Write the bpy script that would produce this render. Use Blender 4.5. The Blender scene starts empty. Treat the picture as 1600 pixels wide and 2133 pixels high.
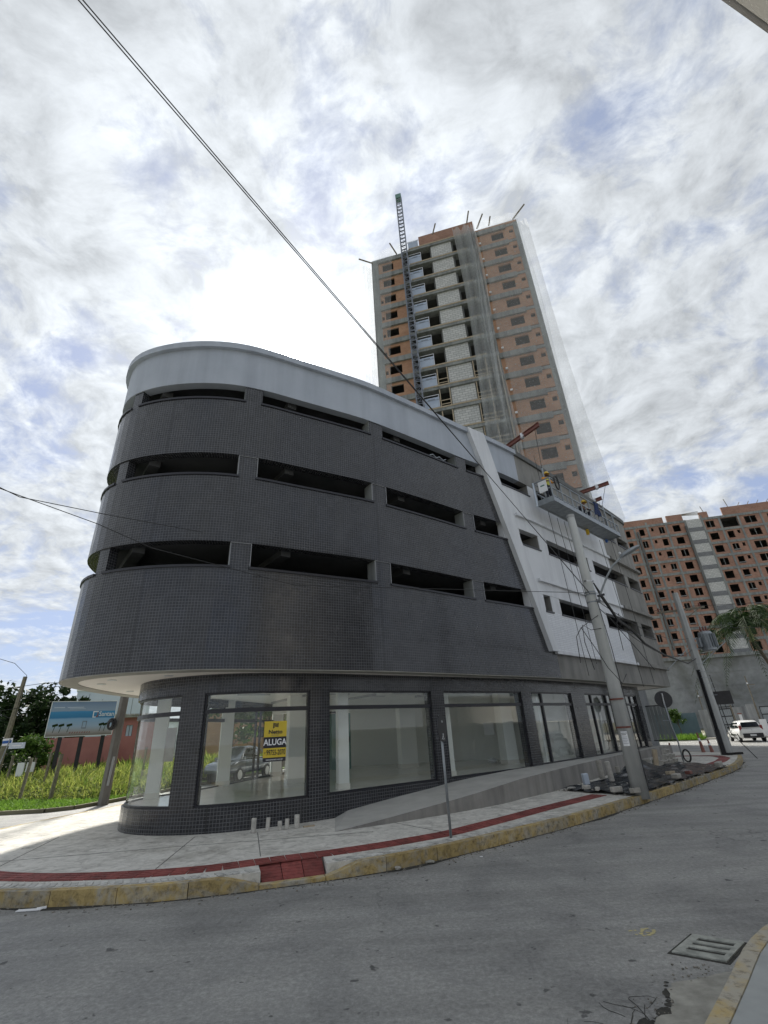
import bpy, math, random
import numpy as np
from mathutils import Vector, Matrix
from mathutils.geometry import tessellate_polygon
random.seed(7)
rng = np.random.default_rng(7)
scene = bpy.context.scene
COL = scene.collection
R = math.radians

# ------------------------------------------------------------------ camera
cam_d = bpy.data.cameras.new("Camera")
cam = bpy.data.objects.new("Camera", cam_d)
COL.objects.link(cam)
scene.camera = cam
cam_d.sensor_fit = 'VERTICAL'
cam_d.sensor_height = 36.0
cam_d.lens = 36.0 * 970.0 / 2133.0
cam_d.clip_start = 0.05
cam_d.clip_end = 3000
zc = np.array([(685 - 800) / 970.0, (1066.5 + 963) / 970.0, 1.0]); zc /= np.linalg.norm(zc)
yc = np.array([0, 0, 1.0]) - zc * zc[2]; yc /= np.linalg.norm(yc)
xc = np.array([1.0, 0, 0]); xc = xc - zc * (xc @ zc) - yc * (xc @ yc); xc /= np.linalg.norm(xc)
RW = np.stack([xc, yc, zc])
rt, up, fw = RW[:, 0], RW[:, 1], RW[:, 2]
cam.matrix_world = Matrix(((rt[0], up[0], -fw[0], 0), (rt[1], up[1], -fw[1], 0), (rt[2], up[2], -fw[2], 2.0), (0, 0, 0, 1)))

# ------------------------------------------------------------------ sun and sky
SUN = Vector((-0.165, 0.70, 0.695)).normalized()
SUN_EL = math.asin(SUN.z); SUN_AZ = math.atan2(SUN.x, SUN.y)
sl = bpy.data.lights.new("sun", 'SUN'); sl.energy = 2.8; sl.angle = R(4.0); sl.color = (1.0, 0.95, 0.86)
so = bpy.data.objects.new("sun", sl); COL.objects.link(so)
so.rotation_euler = (-SUN).to_track_quat('-Z', 'Y').to_euler()

world = bpy.data.worlds.new("World"); scene.world = world; world.use_nodes = True
def build_world():
    nt = world.node_tree; nt.nodes.clear(); N = nt.nodes.new; L = nt.links.new
    out = N('ShaderNodeOutputWorld'); bg = N('ShaderNodeBackground'); bg.inputs['Strength'].default_value = 0.10
    L(bg.outputs[0], out.inputs[0])
    sky = N('ShaderNodeTexSky'); sky.sky_type = 'NISHITA'; sky.sun_disc = False
    sky.sun_elevation = SUN_EL; sky.sun_rotation = SUN_AZ; sky.air_density = 1.0; sky.dust_density = 0.6; sky.ozone_density = 1.4
    tc = N('ShaderNodeTexCoord')
    def math_(op, a, b=None, c=None, clamp=False):
        n = N('ShaderNodeMath'); n.operation = op; n.use_clamp = clamp
        for i, v in enumerate((a, b, c)):
            if v is None: continue
            if isinstance(v, (int, float)): n.inputs[i].default_value = v
            else: L(v, n.inputs[i])
        return n.outputs[0]
    def vmath(op, a, b=None):
        n = N('ShaderNodeVectorMath'); n.operation = op
        for i, v in enumerate((a, b)):
            if v is None: continue
            if isinstance(v, (tuple, Vector)): n.inputs[i].default_value = tuple(v)
            else: L(v, n.inputs[i])
        return n
    nrm = vmath('NORMALIZE', tc.outputs['Generated']).outputs[0]
    sep = N('ShaderNodeSeparateXYZ'); L(nrm, sep.inputs[0])
    zz = math_('ADD', math_('MAXIMUM', sep.outputs[2], 0.0), 0.22)
    cx = math_('DIVIDE', sep.outputs[0], zz); cy = math_('DIVIDE', sep.outputs[1], zz)
    comb = N('ShaderNodeCombineXYZ'); L(cx, comb.inputs[0]); L(cy, comb.inputs[1]); comb.inputs[2].default_value = 3.7
    def noise(vec, scale, detail, rough, dist, w=None):
        n = N('ShaderNodeTexNoise'); n.inputs['Scale'].default_value = scale; n.inputs['Detail'].default_value = detail
        n.inputs['Roughness'].default_value = rough; n.inputs['Distortion'].default_value = dist
        L(vec, n.inputs['Vector']); return n
    def combine(a, b, wa, wb): return math_('ADD', math_('MULTIPLY', a, wa), math_('MULTIPLY', b, wb))
    warp = noise(comb.outputs[0], 1.3, 4, 0.55, 0.0)
    wv = vmath('SUBTRACT', warp.outputs['Color'], (0.5, 0.5, 0.5)).outputs[0]
    sc = N('ShaderNodeVectorMath'); sc.operation = 'SCALE'; L(wv, sc.inputs[0]); sc.inputs['Scale'].default_value = 0.38
    pos = vmath('ADD', comb.outputs[0], sc.outputs[0]).outputs[0]
    # cloud thickness: large banks, clumps and fine tufts
    def thick(p):
        a = noise(p, 0.95, 3, 0.5, 0.0).outputs['Fac']; b = noise(p, 3.6, 6, 0.56, 0.2).outputs['Fac']; c = noise(p, 12.0, 8, 0.64, 0.0).outputs['Fac']
        return math_('ADD', math_('MULTIPLY', a, 0.40), math_('ADD', math_('MULTIPLY', b, 0.38), math_('MULTIPLY', c, 0.28))), c
    f, tuft = thick(pos)
    sxy = Vector((SUN.x, SUN.y, 0)) / (SUN.z + 0.22)
    toward = vmath('SUBTRACT', tuple((sxy.x, sxy.y, 3.7)), comb.outputs[0]).outputs[0]
    tn = vmath('NORMALIZE', toward).outputs[0]
    ts = N('ShaderNodeVectorMath'); ts.operation = 'SCALE'; L(tn, ts.inputs[0]); ts.inputs['Scale'].default_value = 0.045
    f2, _ = thick(vmath('ADD', pos, ts.outputs[0]).outputs[0])
    ramp = N('ShaderNodeValToRGB'); L(f, ramp.inputs[0])
    ramp.color_ramp.elements[0].position = 0.448; ramp.color_ramp.elements[1].position = 0.555
    cover = ramp.outputs[0]
    # sides turned to the sun are whiter, thick bellies greyer
    rel = math_('SUBTRACT', f, f2)
    lit = N('ShaderNodeMapRange'); L(rel, lit.inputs[0]); lit.inputs[1].default_value = -0.07; lit.inputs[2].default_value = 0.07; lit.inputs[3].default_value = 0.74; lit.inputs[4].default_value = 1.28
    belly = N('ShaderNodeMapRange'); L(f, belly.inputs[0]); belly.inputs[1].default_value = 0.50; belly.inputs[2].default_value = 0.70; belly.inputs[3].default_value = 1.10; belly.inputs[4].default_value = 0.74
    # forward scattering round the sun
    d = vmath('DOT_PRODUCT', nrm, tuple(SUN)).outputs['Value']
    dm = math_('MAXIMUM', d, 0.0)
    g1 = math_('MULTIPLY', math_('POWER', dm, 8.0), 0.17)
    g2 = math_('MULTIPLY', math_('POWER', dm, 130.0), 1.0)
    g3 = math_('MULTIPLY', math_('POWER', dm, 2200.0), 40.0)
    glow = math_('ADD', g1, math_('ADD', g2, g3))
    lum = math_('MULTIPLY', math_('MULTIPLY', lit.outputs[0], belly.outputs[0]), math_('ADD', 0.315, glow))
    lum10 = math_('MULTIPLY', lum, 10.0)
    cc = N('ShaderNodeCombineXYZ')
    L(math_('MULTIPLY', lum10, 0.945), cc.inputs[0]); L(math_('MULTIPLY', lum10, 1.0), cc.inputs[1]); L(math_('MULTIPLY', lum10, 1.055), cc.inputs[2])
    blue = vmath('MULTIPLY', sky.outputs[0], (0.80, 0.80, 0.95)).outputs[0]
    hz = N('ShaderNodeMix'); hz.data_type = 'RGBA'; hz.inputs[0].default_value = 0.72
    L(blue, hz.inputs[6]); hz.inputs[7].default_value = (1.75, 2.0, 2.5, 1)
    mix = N('ShaderNodeMix'); mix.data_type = 'RGBA'
    aur = math_('MULTIPLY', glow, 4.0); ac = N('ShaderNodeCombineXYZ')
    for k in range(3): L(aur, ac.inputs[k])
    hz2 = vmath('ADD', hz.outputs[2], ac.outputs[0])
    L(cover, mix.inputs[0]); L(hz2.outputs[0], mix.inputs[6]); L(cc.outputs[0], mix.inputs[7])
    L(mix.outputs[2], bg.inputs[0])
build_world()
vs = scene.view_settings
vs.view_transform = 'Standard'; vs.look = 'None'; vs.gamma = 1.0; vs.use_curve_mapping = False
vs.exposure = 1.1

# ------------------------------------------------------------------ materials
def new_mat(name):
    m = bpy.data.materials.new(name); m.use_nodes = True
    nt = m.node_tree; b = nt.nodes['Principled BSDF']
    return m, nt, b
def mnoise(nt, scale, detail=6, rough=0.6, vec=None, dist=0.0):
    n = nt.nodes.new('ShaderNodeTexNoise'); n.inputs['Scale'].default_value = scale
    n.inputs['Detail'].default_value = detail; n.inputs['Roughness'].default_value = rough; n.inputs['Distortion'].default_value = dist
    if vec is None:
        t = nt.nodes.new('ShaderNodeNewGeometry'); vec = t.outputs['Position']
    nt.links.new(vec, n.inputs['Vector']); return n.outputs['Fac']
def mramp(nt, fac, stops):
    r = nt.nodes.new('ShaderNodeValToRGB'); nt.links.new(fac, r.inputs[0])
    e = r.color_ramp.elements
    while len(e) < len(stops): e.new(0.5)
    for i, (p, c) in enumerate(stops):
        e[i].position = p; e[i].color = (c[0], c[1], c[2], 1) if len(c) == 3 else c
    return r.outputs[0]
def mmix(nt, fac, a, b, mode='MIX'):
    n = nt.nodes.new('ShaderNodeMix'); n.data_type = 'RGBA'; n.blend_type = mode
    for i, v in ((0, fac), (6, a), (7, b)):
        if isinstance(v, (int, float)): n.inputs[i].default_value = v
        elif isinstance(v, tuple): n.inputs[i].default_value = (*v[:3], 1)
        else: nt.links.new(v, n.inputs[i])
    return n.outputs[2]
def mbump(nt, b, h, strength=0.3, dist=0.02):
    n = nt.nodes.new('ShaderNodeBump'); n.inputs['Strength'].default_value = strength; n.inputs['Distance'].default_value = dist
    nt.links.new(h, n.inputs['Height']); nt.links.new(n.outputs[0], b.inputs['Normal'])
def simple(name, c1, c2=None, scale=3.0, rough=0.8, bump=0.0, bscale=40, metal=0.0, lo=0.35, hi=0.65):
    m, nt, b = new_mat(name)
    c2 = c2 or tuple(min(1, x * 1.25) for x in c1)
    nt.links.new(mramp(nt, mnoise(nt, scale), [(lo, c1), (hi, c2)]), b.inputs['Base Color'])
    b.inputs['Roughness'].default_value = rough; b.inputs['Metallic'].default_value = metal
    if bump: mbump(nt, b, mnoise(nt, bscale), bump, 0.01)
    return m
def uvec(nt):
    n = nt.nodes.new('ShaderNodeUVMap'); return n.outputs[0]
def brick_mat(name, c1, c2, mortar, bw, rh, ms=0.012, offset=0.5, rough=0.7, uv=True, bump=0.5, dirt=0.0, vary=None, sheets=False):
    m, nt, b = new_mat(name)
    t = nt.nodes.new('ShaderNodeTexBrick')
    t.offset = offset; t.squash = 1.0
    t.inputs['Scale'].default_value = 1.0; t.inputs['Brick Width'].default_value = bw; t.inputs['Row Height'].default_value = rh
    t.inputs['Mortar Size'].default_value = ms; t.inputs['Mortar Smooth'].default_value = 0.15; t.inputs['Bias'].default_value = 0.0
    t.inputs['Color1'].default_value = (*c1, 1); t.inputs['Color2'].default_value = (*c2, 1); t.inputs['Mortar'].default_value = (*mortar, 1)
    nt.links.new(uvec(nt), t.inputs['Vector'])
    col = t.outputs['Color']
    if vary:
        col = mmix(nt, mramp(nt, mnoise(nt, vary[0], 5), [(0.35, (0, 0, 0)), (0.7, (1, 1, 1))]), col, mmix(nt, 1.0, col, vary[1], 'MULTIPLY'))
    if sheets:       # tiles come in 30 cm sheets of slightly different batches; faint run-off stains
        t2 = nt.nodes.new('ShaderNodeTexBrick'); t2.offset = 0.0; t2.inputs['Scale'].default_value = 1.0; t2.inputs['Brick Width'].default_value = 0.3; t2.inputs['Row Height'].default_value = 0.3; t2.inputs['Mortar Size'].default_value = 0.0
        t2.inputs['Color1'].default_value = (.88, .88, .88, 1); t2.inputs['Color2'].default_value = (1.12, 1.12, 1.12, 1); nt.links.new(uvec(nt), t2.inputs['Vector'])
        col = mmix(nt, 1.0, col, t2.outputs['Color'], 'MULTIPLY')
        mp = nt.nodes.new('ShaderNodeMapping'); mp.inputs['Scale'].default_value = (3.0, .22, 1); nt.links.new(uvec(nt), mp.inputs[0])
        col = mmix(nt, mramp(nt, mnoise(nt, 1.0, 6, .65, mp.outputs[0]), [(.50, (0, 0, 0)), (.80, (.30, .30, .30))]), col, (0.075, 0.073, 0.07))
        t3 = nt.nodes.new('ShaderNodeTexBrick'); t3.offset = 0.0; t3.inputs['Scale'].default_value = 1.0; t3.inputs['Brick Width'].default_value = 2.2; t3.inputs['Row Height'].default_value = 8.0; t3.inputs['Mortar Size'].default_value = 0.011
        nt.links.new(uvec(nt), t3.inputs['Vector']); col = mmix(nt, t3.outputs['Fac'], col, (0.03, 0.03, 0.031))
        nr = mramp(nt, mnoise(nt, 2.5, 5), [(.3, (.10, .10, .10)), (.7, (.30, .30, .30))]); nt.links.new(nr, b.inputs['Roughness'])
    nt.links.new(col, b.inputs['Base Color'])
    if not sheets: b.inputs['Roughness'].default_value = rough
    if bump:
        inv = nt.nodes.new('ShaderNodeMath'); inv.operation = 'SUBTRACT'; inv.inputs[0].default_value = 1.0
        nt.links.new(t.outputs['Fac'], inv.inputs[1]); mbump(nt, b, inv.outputs[0], bump, 0.006)
    return m
M = {}
M['tile'] = brick_mat('dark_tile', (0.0165, 0.0172, 0.0205), (0.029, 0.030, 0.035), (0.115, 0.118, 0.126), 0.075, 0.075, 0.0060, 0.0, 0.26, vary=(0.35, (0.80, 0.80, 0.81)), sheets=True)
M['white'] = simple('white_paint', (0.5, 0.5, 0.5))
M['whitetile'] = brick_mat('white_tile', (0.66, 0.675, 0.70), (0.72, 0.735, 0.755), (0.44, 0.45, 0.47), 0.30, 0.075, 0.006, 0.0, 0.4, vary=(0.4, (0.92, 0.93, 0.95)))
M['soffit'] = simple('soffit_plaster', (0.74, 0.70, 0.64), (0.80, 0.76, 0.70), 0.6, 0.8)
M['rim'] = simple('rim_concrete', (0.26, 0.25, 0.22), (0.34, 0.33, 0.29), 1.5, 0.8, 0.1)
def concrete(name, a, b_, streak=0.5, rough=0.85):
    m, nt, b = new_mat(name)
    g = nt.nodes.new('ShaderNodeNewGeometry')
    mp = nt.nodes.new('ShaderNodeMapping'); mp.inputs['Scale'].default_value = (2.2, 2.2, 0.18); nt.links.new(g.outputs['Position'], mp.inputs[0])
    base = mramp(nt, mnoise(nt, 0.8, 8, 0.65), [(0.3, a), (0.7, b_)])
    st = mramp(nt, mnoise(nt, 1.0, 6, 0.6, mp.outputs[0]), [(0.42, (1, 1, 1)), (0.72, (1 - streak, 1 - streak, 1 - streak * 0.95))])
    nt.links.new(mmix(nt, 1.0, base, st, 'MULTIPLY'), b.inputs['Base Color'])
    b.inputs['Roughness'].default_value = rough
    mbump(nt, b, mnoise(nt, 30, 6), 0.15, 0.01)
    return m
M['white'] = concrete('crown_shaded_white', (0.35, 0.385, 0.435), (0.41, 0.445, 0.495), 0.16, .6); M['panelwhite'] = concrete('panel_paint', (0.62, 0.635, 0.655), (0.69, 0.705, 0.72), 0.18, .55)  # crown is the panel's paint with shade and flare tint put in
M['concrete'] = concrete('raw_concrete', (0.19, 0.185, 0.17), (0.28, 0.275, 0.255), 0.35)
M['oldconcrete'] = concrete('stained_concrete', (0.24, 0.25, 0.255), (0.36, 0.37, 0.375), 0.6)
def blotchy(name, a, b_, c_):
    m, nt, b = new_mat(name)
    base = mramp(nt, mnoise(nt, .12, 9, .62, None, .6), [(0.34, a), (0.5, b_), (0.68, c_)])
    nt.links.new(mmix(nt, 1.0, base, mramp(nt, mnoise(nt, .5, 8, .7), [(0.3, (.72, .72, .72)), (.6, (1.05, 1.05, 1.05))]), 'MULTIPLY'), b.inputs['Base Color']); b.inputs['Roughness'].default_value = .9
    return m
M['podium'] = blotchy('weathered_podium', (0.15, 0.155, 0.14), (0.25, 0.26, 0.26), (0.33, 0.345, 0.345))
M['slab'] = concrete('slab_concrete', (0.20, 0.215, 0.21), (0.30, 0.315, 0.305), 0.45)
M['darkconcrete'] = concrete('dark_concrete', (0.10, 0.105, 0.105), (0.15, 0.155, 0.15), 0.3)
M['redbrick'] = brick_mat('clay_block', (0.33, 0.175, 0.125), (0.40, 0.225, 0.165), (0.34, 0.25, 0.2), 0.29, 0.19, 0.016, 0.5, 0.9, vary=(0.5, (0.70, 0.68, 0.66)))
M['orangebrick'] = brick_mat('orange_block', (0.40, 0.215, 0.125), (0.47, 0.265, 0.165), (0.38, 0.28, 0.2), 0.29, 0.19, 0.016, 0.5, 0.9, vary=(0.6, (0.78, 0.74, 0.72)))
M['whiteblock'] = brick_mat('aerated_block', (0.46, 0.47, 0.46), (0.56, 0.565, 0.55), (0.24, 0.24, 0.24), 0.60, 0.30, 0.022, 0.5, 0.9)
M['greyblock'] = brick_mat('grey_block', (0.17, 0.18, 0.19), (0.22, 0.23, 0.24), (0.12, 0.12, 0.13), 0.40, 0.20, 0.016, 0.5, 0.9)
M['inside'] = simple('shade_toned_interior', (0.055, 0.058, 0.062), (0.085, 0.088, 0.092), 1.0, 0.9)  # dim-room shade is put into the colour of slabs and beams
M['black'] = simple('black_metal', (0.012, 0.012, 0.015), (0.02, 0.02, 0.024), 3, 0.35)
M['frame'] = simple('dark_frame', (0.010, 0.010, 0.016), (0.016, 0.016, 0.022), 2, 0.4)
M['alu'] = simple('aluminium', (0.55, 0.56, 0.57), (0.62, 0.63, 0.64), 2, 0.4, metal=0.6)
M['trim'] = simple('grey_trim', (0.30, 0.31, 0.33), (0.36, 0.37, 0.39), 2, 0.5)
M['galv'] = simple('galvanised', (0.23, 0.25, 0.265), (0.32, 0.345, 0.36), 4, 0.45, metal=0.5)
M['steel'] = simple('mast_steel', (0.16, 0.18, 0.22), (0.24, 0.26, 0.30), 4, 0.5, metal=0.4)
M['rust'] = simple('red_oxide', (0.13, 0.040, 0.030), (0.19, 0.065, 0.045), 6, 0.6)
M['wood'] = simple('weathered_wood', (0.15, 0.13, 0.10), (0.25, 0.22, 0.17), 8, 0.9)
M['greywood'] = concrete('grey_pole', (0.13, 0.12, 0.105), (0.21, 0.20, 0.18), .4)
M['plank'] = simple('formwork_plank', (0.33, 0.27, 0.19), (0.44, 0.37, 0.27), 6, 0.9)
M['poleconc'] = concrete('pole_concrete', (0.40, 0.41, 0.395), (0.52, 0.53, 0.51), 0.35)
M['cable'] = simple('cable_black', (0.015, 0.015, 0.016), (0.03, 0.03, 0.03), 5, 0.6)
M['rope'] = simple('rope_grey', (0.30, 0.30, 0.29), (0.4, 0.4, 0.38), 9, 0.9)
M['intwall'] = simple('interior_wall', (0.80, 0.81, 0.78), (0.84, 0.85, 0.82), 0.5, 0.8)
M['intfloor'] = simple('interior_tile', (0.70, 0.68, 0.63), (0.78, 0.76, 0.70), 1.1, 0.14)
M['green'] = simple('green_panel', (0.10, 0.22, 0.19), (0.13, 0.26, 0.22), 1, 0.5)
M['yellow'] = simple('yellow_sign', (0.62, 0.46, 0.03), (0.68, 0.51, 0.05), 2, 0.5)
M['signblack'] = simple('sign_black', (0.012, 0.012, 0.02), (0.018, 0.018, 0.026), 2, 0.5)
M['signwhite'] = simple('sign_white', (0.78, 0.79, 0.80), (0.84, 0.85, 0.86), 2, 0.5)
M['tarp'] = simple('black_plastic', (0.012, 0.015, 0.02), (0.028, 0.033, 0.04), 5, 0.22)
M['pink'] = simple('pink_wall', (0.36, 0.145, 0.13), (0.44, 0.19, 0.17), 0.8, 0.85)
M['roofold'] = simple('roof_sheet', (0.30, 0.28, 0.27), (0.42, 0.40, 0.38), 2, 0.9)
M['bluewall'] = simple('pale_blue_wall', (0.50, 0.57, 0.66), (0.58, 0.64, 0.72), 0.3, 0.8)
M['carwhite'] = simple('car_white', (0.74, 0.74, 0.72), (0.78, 0.78, 0.76), 1, 0.18)
M['carsilver'] = simple('car_silver', (0.22, 0.24, 0.27), (0.26, 0.28, 0.31), 1, 0.2, metal=0.6)
M['carglass'] = simple('car_glass', (0.012, 0.016, 0.022), (0.02, 0.025, 0.03), 1, 0.06)
M['rubber'] = simple('tyre_rubber', (0.012, 0.012, 0.012), (0.02, 0.02, 0.02), 8, 0.85)
M['taillight'] = simple('tail_light', (0.22, 0.03, 0.03), (0.28, 0.05, 0.04), 3, 0.25)
M['helmet'] = simple('yellow_helmet', (0.66, 0.42, 0.02), (0.72, 0.48, 0.04), 2, 0.35)
M['hivis'] = simple('hivis_shirt', (0.55, 0.58, 0.08), (0.68, 0.66, 0.14), 9, 0.8)
M['orange'] = simple('orange_cloth', (0.62, 0.24, 0.03), (0.70, 0.32, 0.05), 6, 0.8)
M['darkcloth'] = simple('dark_cloth', (0.025, 0.028, 0.04), (0.04, 0.044, 0.06), 6, 0.9)
M['skin'] = simple('skin', (0.24, 0.13, 0.085), (0.30, 0.17, 0.11), 4, 0.6)
M['navy'] = simple('navy_cloth', (0.02, 0.035, 0.09), (0.03, 0.05, 0.13), 5, 0.85)
M['cylinder'] = simple('test_cylinder', (0.36, 0.35, 0.32), (0.52, 0.50, 0.46), 14, 0.9, 0.2)
M['blockgrey'] = simple('block_grey', (0.28, 0.27, 0.24), (0.40, 0.38, 0.34), 10, 0.9, 0.2)
M['fence'] = concrete('fence_concrete', (0.30, 0.31, 0.31), (0.42, 0.43, 0.43), 0.5)
M['bluefence'] = simple('blue_grey_fence', (0.11, 0.17, 0.20), (0.15, 0.21, 0.245), 0.8, 0.8)
M['corr'] = simple('corrugated_sheet', (0.30, 0.33, 0.35), (0.40, 0.43, 0.45), 1.2, 0.5, metal=0.3)
M['corrdark'] = simple('dark_corrugated', (0.15, 0.165, 0.165), (0.20, 0.215, 0.21), 1.2, 0.55, metal=0.2)
M['cone'] = simple('faded_red', (0.24, 0.10, 0.085), (0.32, 0.15, 0.12), 6, 0.8)
M['shutter'] = simple('blue_grey_board', (0.36, 0.43, 0.54), (0.44, 0.51, 0.62), 1.0, 0.6)
M['bluetape'] = simple('blue_paint', (0.03, 0.10, 0.35), (0.04, 0.14, 0.42), 3, 0.6)

def asphalt():
    m, nt, b = new_mat('asphalt')
    fine = mramp(nt, mnoise(nt, 17, 12, 0.92), [(0.32, (0.10, 0.10, 0.097)), (0.50, (0.25, 0.25, 0.242)), (0.68, (0.46, 0.46, 0.445))])
    big = mramp(nt, mnoise(nt, 0.55, 10, 0.70, None, 0.5), [(0.30, (0.62, 0.62, 0.63)), (0.50, (.98, .98, .97)), (0.68, (1.20, 1.19, 1.16))])
    g = nt.nodes.new('ShaderNodeNewGeometry')
    mp = nt.nodes.new('ShaderNodeMapping'); mp.inputs['Rotation'].default_value = (0, 0, R(-38)); mp.inputs['Scale'].default_value = (0.22, 2.4, 1)
    nt.links.new(g.outputs['Position'], mp.inputs[0])
    track = mramp(nt, mnoise(nt, 0.9, 5, 0.6, mp.outputs[0]), [(0.35, (0.84, 0.84, 0.84)), (0.62, (1.06, 1.06, 1.06))])
    spots = mramp(nt, mnoise(nt, 5.0, 3, 0.55), [(0.30, (0.34, 0.34, 0.35)), (0.335, (1, 1, 1))])
    c = mmix(nt, 1.0, mmix(nt, 1.0, mmix(nt, 1.0, fine, big, 'MULTIPLY'), track, 'MULTIPLY'), spots, 'MULTIPLY')
    v = nt.nodes.new('ShaderNodeTexVoronoi'); v.feature = 'DISTANCE_TO_EDGE'; v.inputs['Scale'].default_value = 0.33
    wv = nt.nodes.new('ShaderNodeTexNoise'); wv.inputs['Scale'].default_value = 1.6; wv.inputs['Detail'].default_value = 6
    nt.links.new(g.outputs['Position'], wv.inputs['Vector'])
    add = nt.nodes.new('ShaderNodeVectorMath'); add.operation = 'ADD'
    nt.links.new(g.outputs['Position'], add.inputs[0]); nt.links.new(wv.outputs['Color'], add.inputs[1]); nt.links.new(add.outputs[0], v.inputs['Vector'])
    cr = mramp(nt, v.outputs['Distance'], [(0.0, (0.45, 0.45, 0.46)), (0.006, (1, 1, 1))])
    msk = mramp(nt, mnoise(nt, 0.22, 3), [(0.52, (0, 0, 0)), (0.60, (1, 1, 1))])
    c = mmix(nt, msk, c, mmix(nt, 1.0, c, cr, 'MULTIPLY'))
    nt.links.new(c, b.inputs['Base Color']); b.inputs['Roughness'].default_value = 0.68
    mbump(nt, b, mnoise(nt, 60, 5, .8), 0.6, 0.008)
    return m
M['asphalt'] = asphalt()
def pavement():
    m, nt, b = new_mat('pavement_concrete')
    base = mramp(nt, mnoise(nt, 4.2, 11, 0.74, None, 0.9), [(0.32, (0.29, 0.28, 0.255)), (0.50, (0.55, 0.535, 0.49)), (0.68, (0.70, 0.68, 0.63))])
    spots = mramp(nt, mnoise(nt, 0.9, 9, 0.7), [(0.30, (0.66, 0.65, 0.63)), (0.50, (1, 1, 1))])
    c = mmix(nt, 1.0, base, spots, 'MULTIPLY')
    nt.links.new(c, b.inputs['Base Color']); b.inputs['Roughness'].default_value = 0.85
    mbump(nt, b, mnoise(nt, 35, 8), 0.25, 0.01)
    return m
M['pavement'] = pavement()
M['ramp'] = concrete('ramp_concrete', (0.34, 0.335, 0.31), (0.46, 0.455, 0.425), 0.15)
M['rampwall'] = concrete('ramp_wall_concrete', (0.20, 0.19, 0.175), (0.30, 0.29, 0.27), 0.4)
def kerbpaint(nm='worn_yellow_paint', lo=.46, hi=.60):
    m, nt, b = new_mat(nm)
    n = mnoise(nt, 2.3, 9, 0.7, None, 0.5)
    c = mmix(nt, mramp(nt, n, [(lo, (0, 0, 0)), (hi, (1, 1, 1))]), (0.42, 0.315, 0.13), (0.36, 0.335, 0.275))
    c = mmix(nt, 1.0, c, mramp(nt, mnoise(nt, 12, 8, 0.7), [(0.30, (0.40, 0.38, 0.36)), (0.48, (1, 1, 1))]), 'MULTIPLY')
    nt.links.new(c, b.inputs['Base Color']); b.inputs['Roughness'].default_value = 0.8
    mbump(nt, b, mnoise(nt, 40, 6), 0.3, 0.01)
    return m
M['kerb'] = kerbpaint(); M['kerb_worn'] = kerbpaint('very_worn_yellow_paint', .36, .56)
def pertone(m, lo=.78, hi=1.18):
    nt = m.node_tree; b = nt.nodes['Principled BSDF']; src = b.inputs['Base Color'].links[0].from_socket
    oi = nt.nodes.new('ShaderNodeObjectInfo'); r = mramp(nt, oi.outputs['Random'], [(0, (lo,) * 3), (1, (hi,) * 3)])
    dirt = mramp(nt, mnoise(nt, 7, 8, .72), [(.34, (.55, .54, .52)), (.54, (1, 1, 1))])
    nt.links.new(mmix(nt, 1.0, mmix(nt, 1.0, src, r, 'MULTIPLY'), dirt, 'MULTIPLY'), b.inputs['Base Color']); return m
M['kerb'] = pertone(M['kerb'], .85, 1.1)
M['tactile'] = simple('red_tactile', (0.20, 0.045, 0.040), (0.27, 0.070, 0.060), 3.0, 0.75, 0.1, 60)
M['paver'] = simple('pale_paver', (0.46, 0.46, 0.43), (0.60, 0.59, 0.56), 5.0, 0.85, 0.1, 60)
M['tactile'] = pertone(M['tactile']); M['paver'] = pertone(M['paver'], .8, 1.1)
M['gutter'] = simple('gutter_concrete', (0.20, 0.195, 0.17), (0.34, 0.33, 0.29), 5.0, 0.9, 0.3, 60)
M['lightpave'] = simple('pale_pavement', (0.46, 0.43, 0.37), (0.56, 0.53, 0.46), 1.2, 0.9)
M['earth'] = simple('earth', (0.13, 0.12, 0.08), (0.20, 0.19, 0.12), 0.8, 0.95)
M['turf'] = simple('short_turf', (0.07, 0.13, 0.02), (0.12, 0.20, 0.035), 2.5, 0.95)
M['paintmark'] = simple('yellow_spray', (0.40, 0.36, 0.20), (0.52, 0.45, 0.22), 20, 0.8)
def leafmat(name, a, b_, trans=0.35):
    m, nt, b = new_mat(name)
    oi = nt.nodes.new('ShaderNodeNewGeometry')
    nt.links.new(mramp(nt, oi.outputs['Random Per Island'], [(0.0, a), (1.0, b_)]), b.inputs['Base Color'])
    b.inputs['Roughness'].default_value = 0.6; b.inputs['Specular IOR Level'].default_value = 0.18
    t = nt.nodes.new('ShaderNodeBsdfTranslucent'); nt.links.new(mramp(nt, oi.outputs['Random Per Island'], [(0.0, a), (1.0, b_)]), t.inputs[0])
    mx = nt.nodes.new('ShaderNodeMixShader'); mx.inputs[0].default_value = trans
    out = nt.nodes['Material Output']
    nt.links.new(b.outputs[0], mx.inputs[1]); nt.links.new(t.outputs[0], mx.inputs[2]); nt.links.new(mx.outputs[0], out.inputs[0])
    return m
M['leafdark'] = leafmat('dark_leaf', (0.012, 0.028, 0.010), (0.035, 0.06, 0.018), 0.2)
M['leaf'] = leafmat('green_leaf', (0.035, 0.08, 0.014), (0.09, 0.15, 0.03))
M['palmleaf'] = leafmat('palm_leaf', (0.012, 0.035, 0.010), (0.045, 0.075, 0.018), 0.25)
M['grass'] = leafmat('tall_grass', (0.09, 0.16, 0.025), (0.38, 0.40, 0.10), 0.5)
M['shortgrass'] = leafmat('mown_grass', (0.10, 0.20, 0.025), (0.20, 0.33, 0.05), 0.45)
M['bark'] = simple('bark', (0.09, 0.075, 0.055), (0.17, 0.145, 0.11), 7, 0.95, 0.5, 20)
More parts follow.
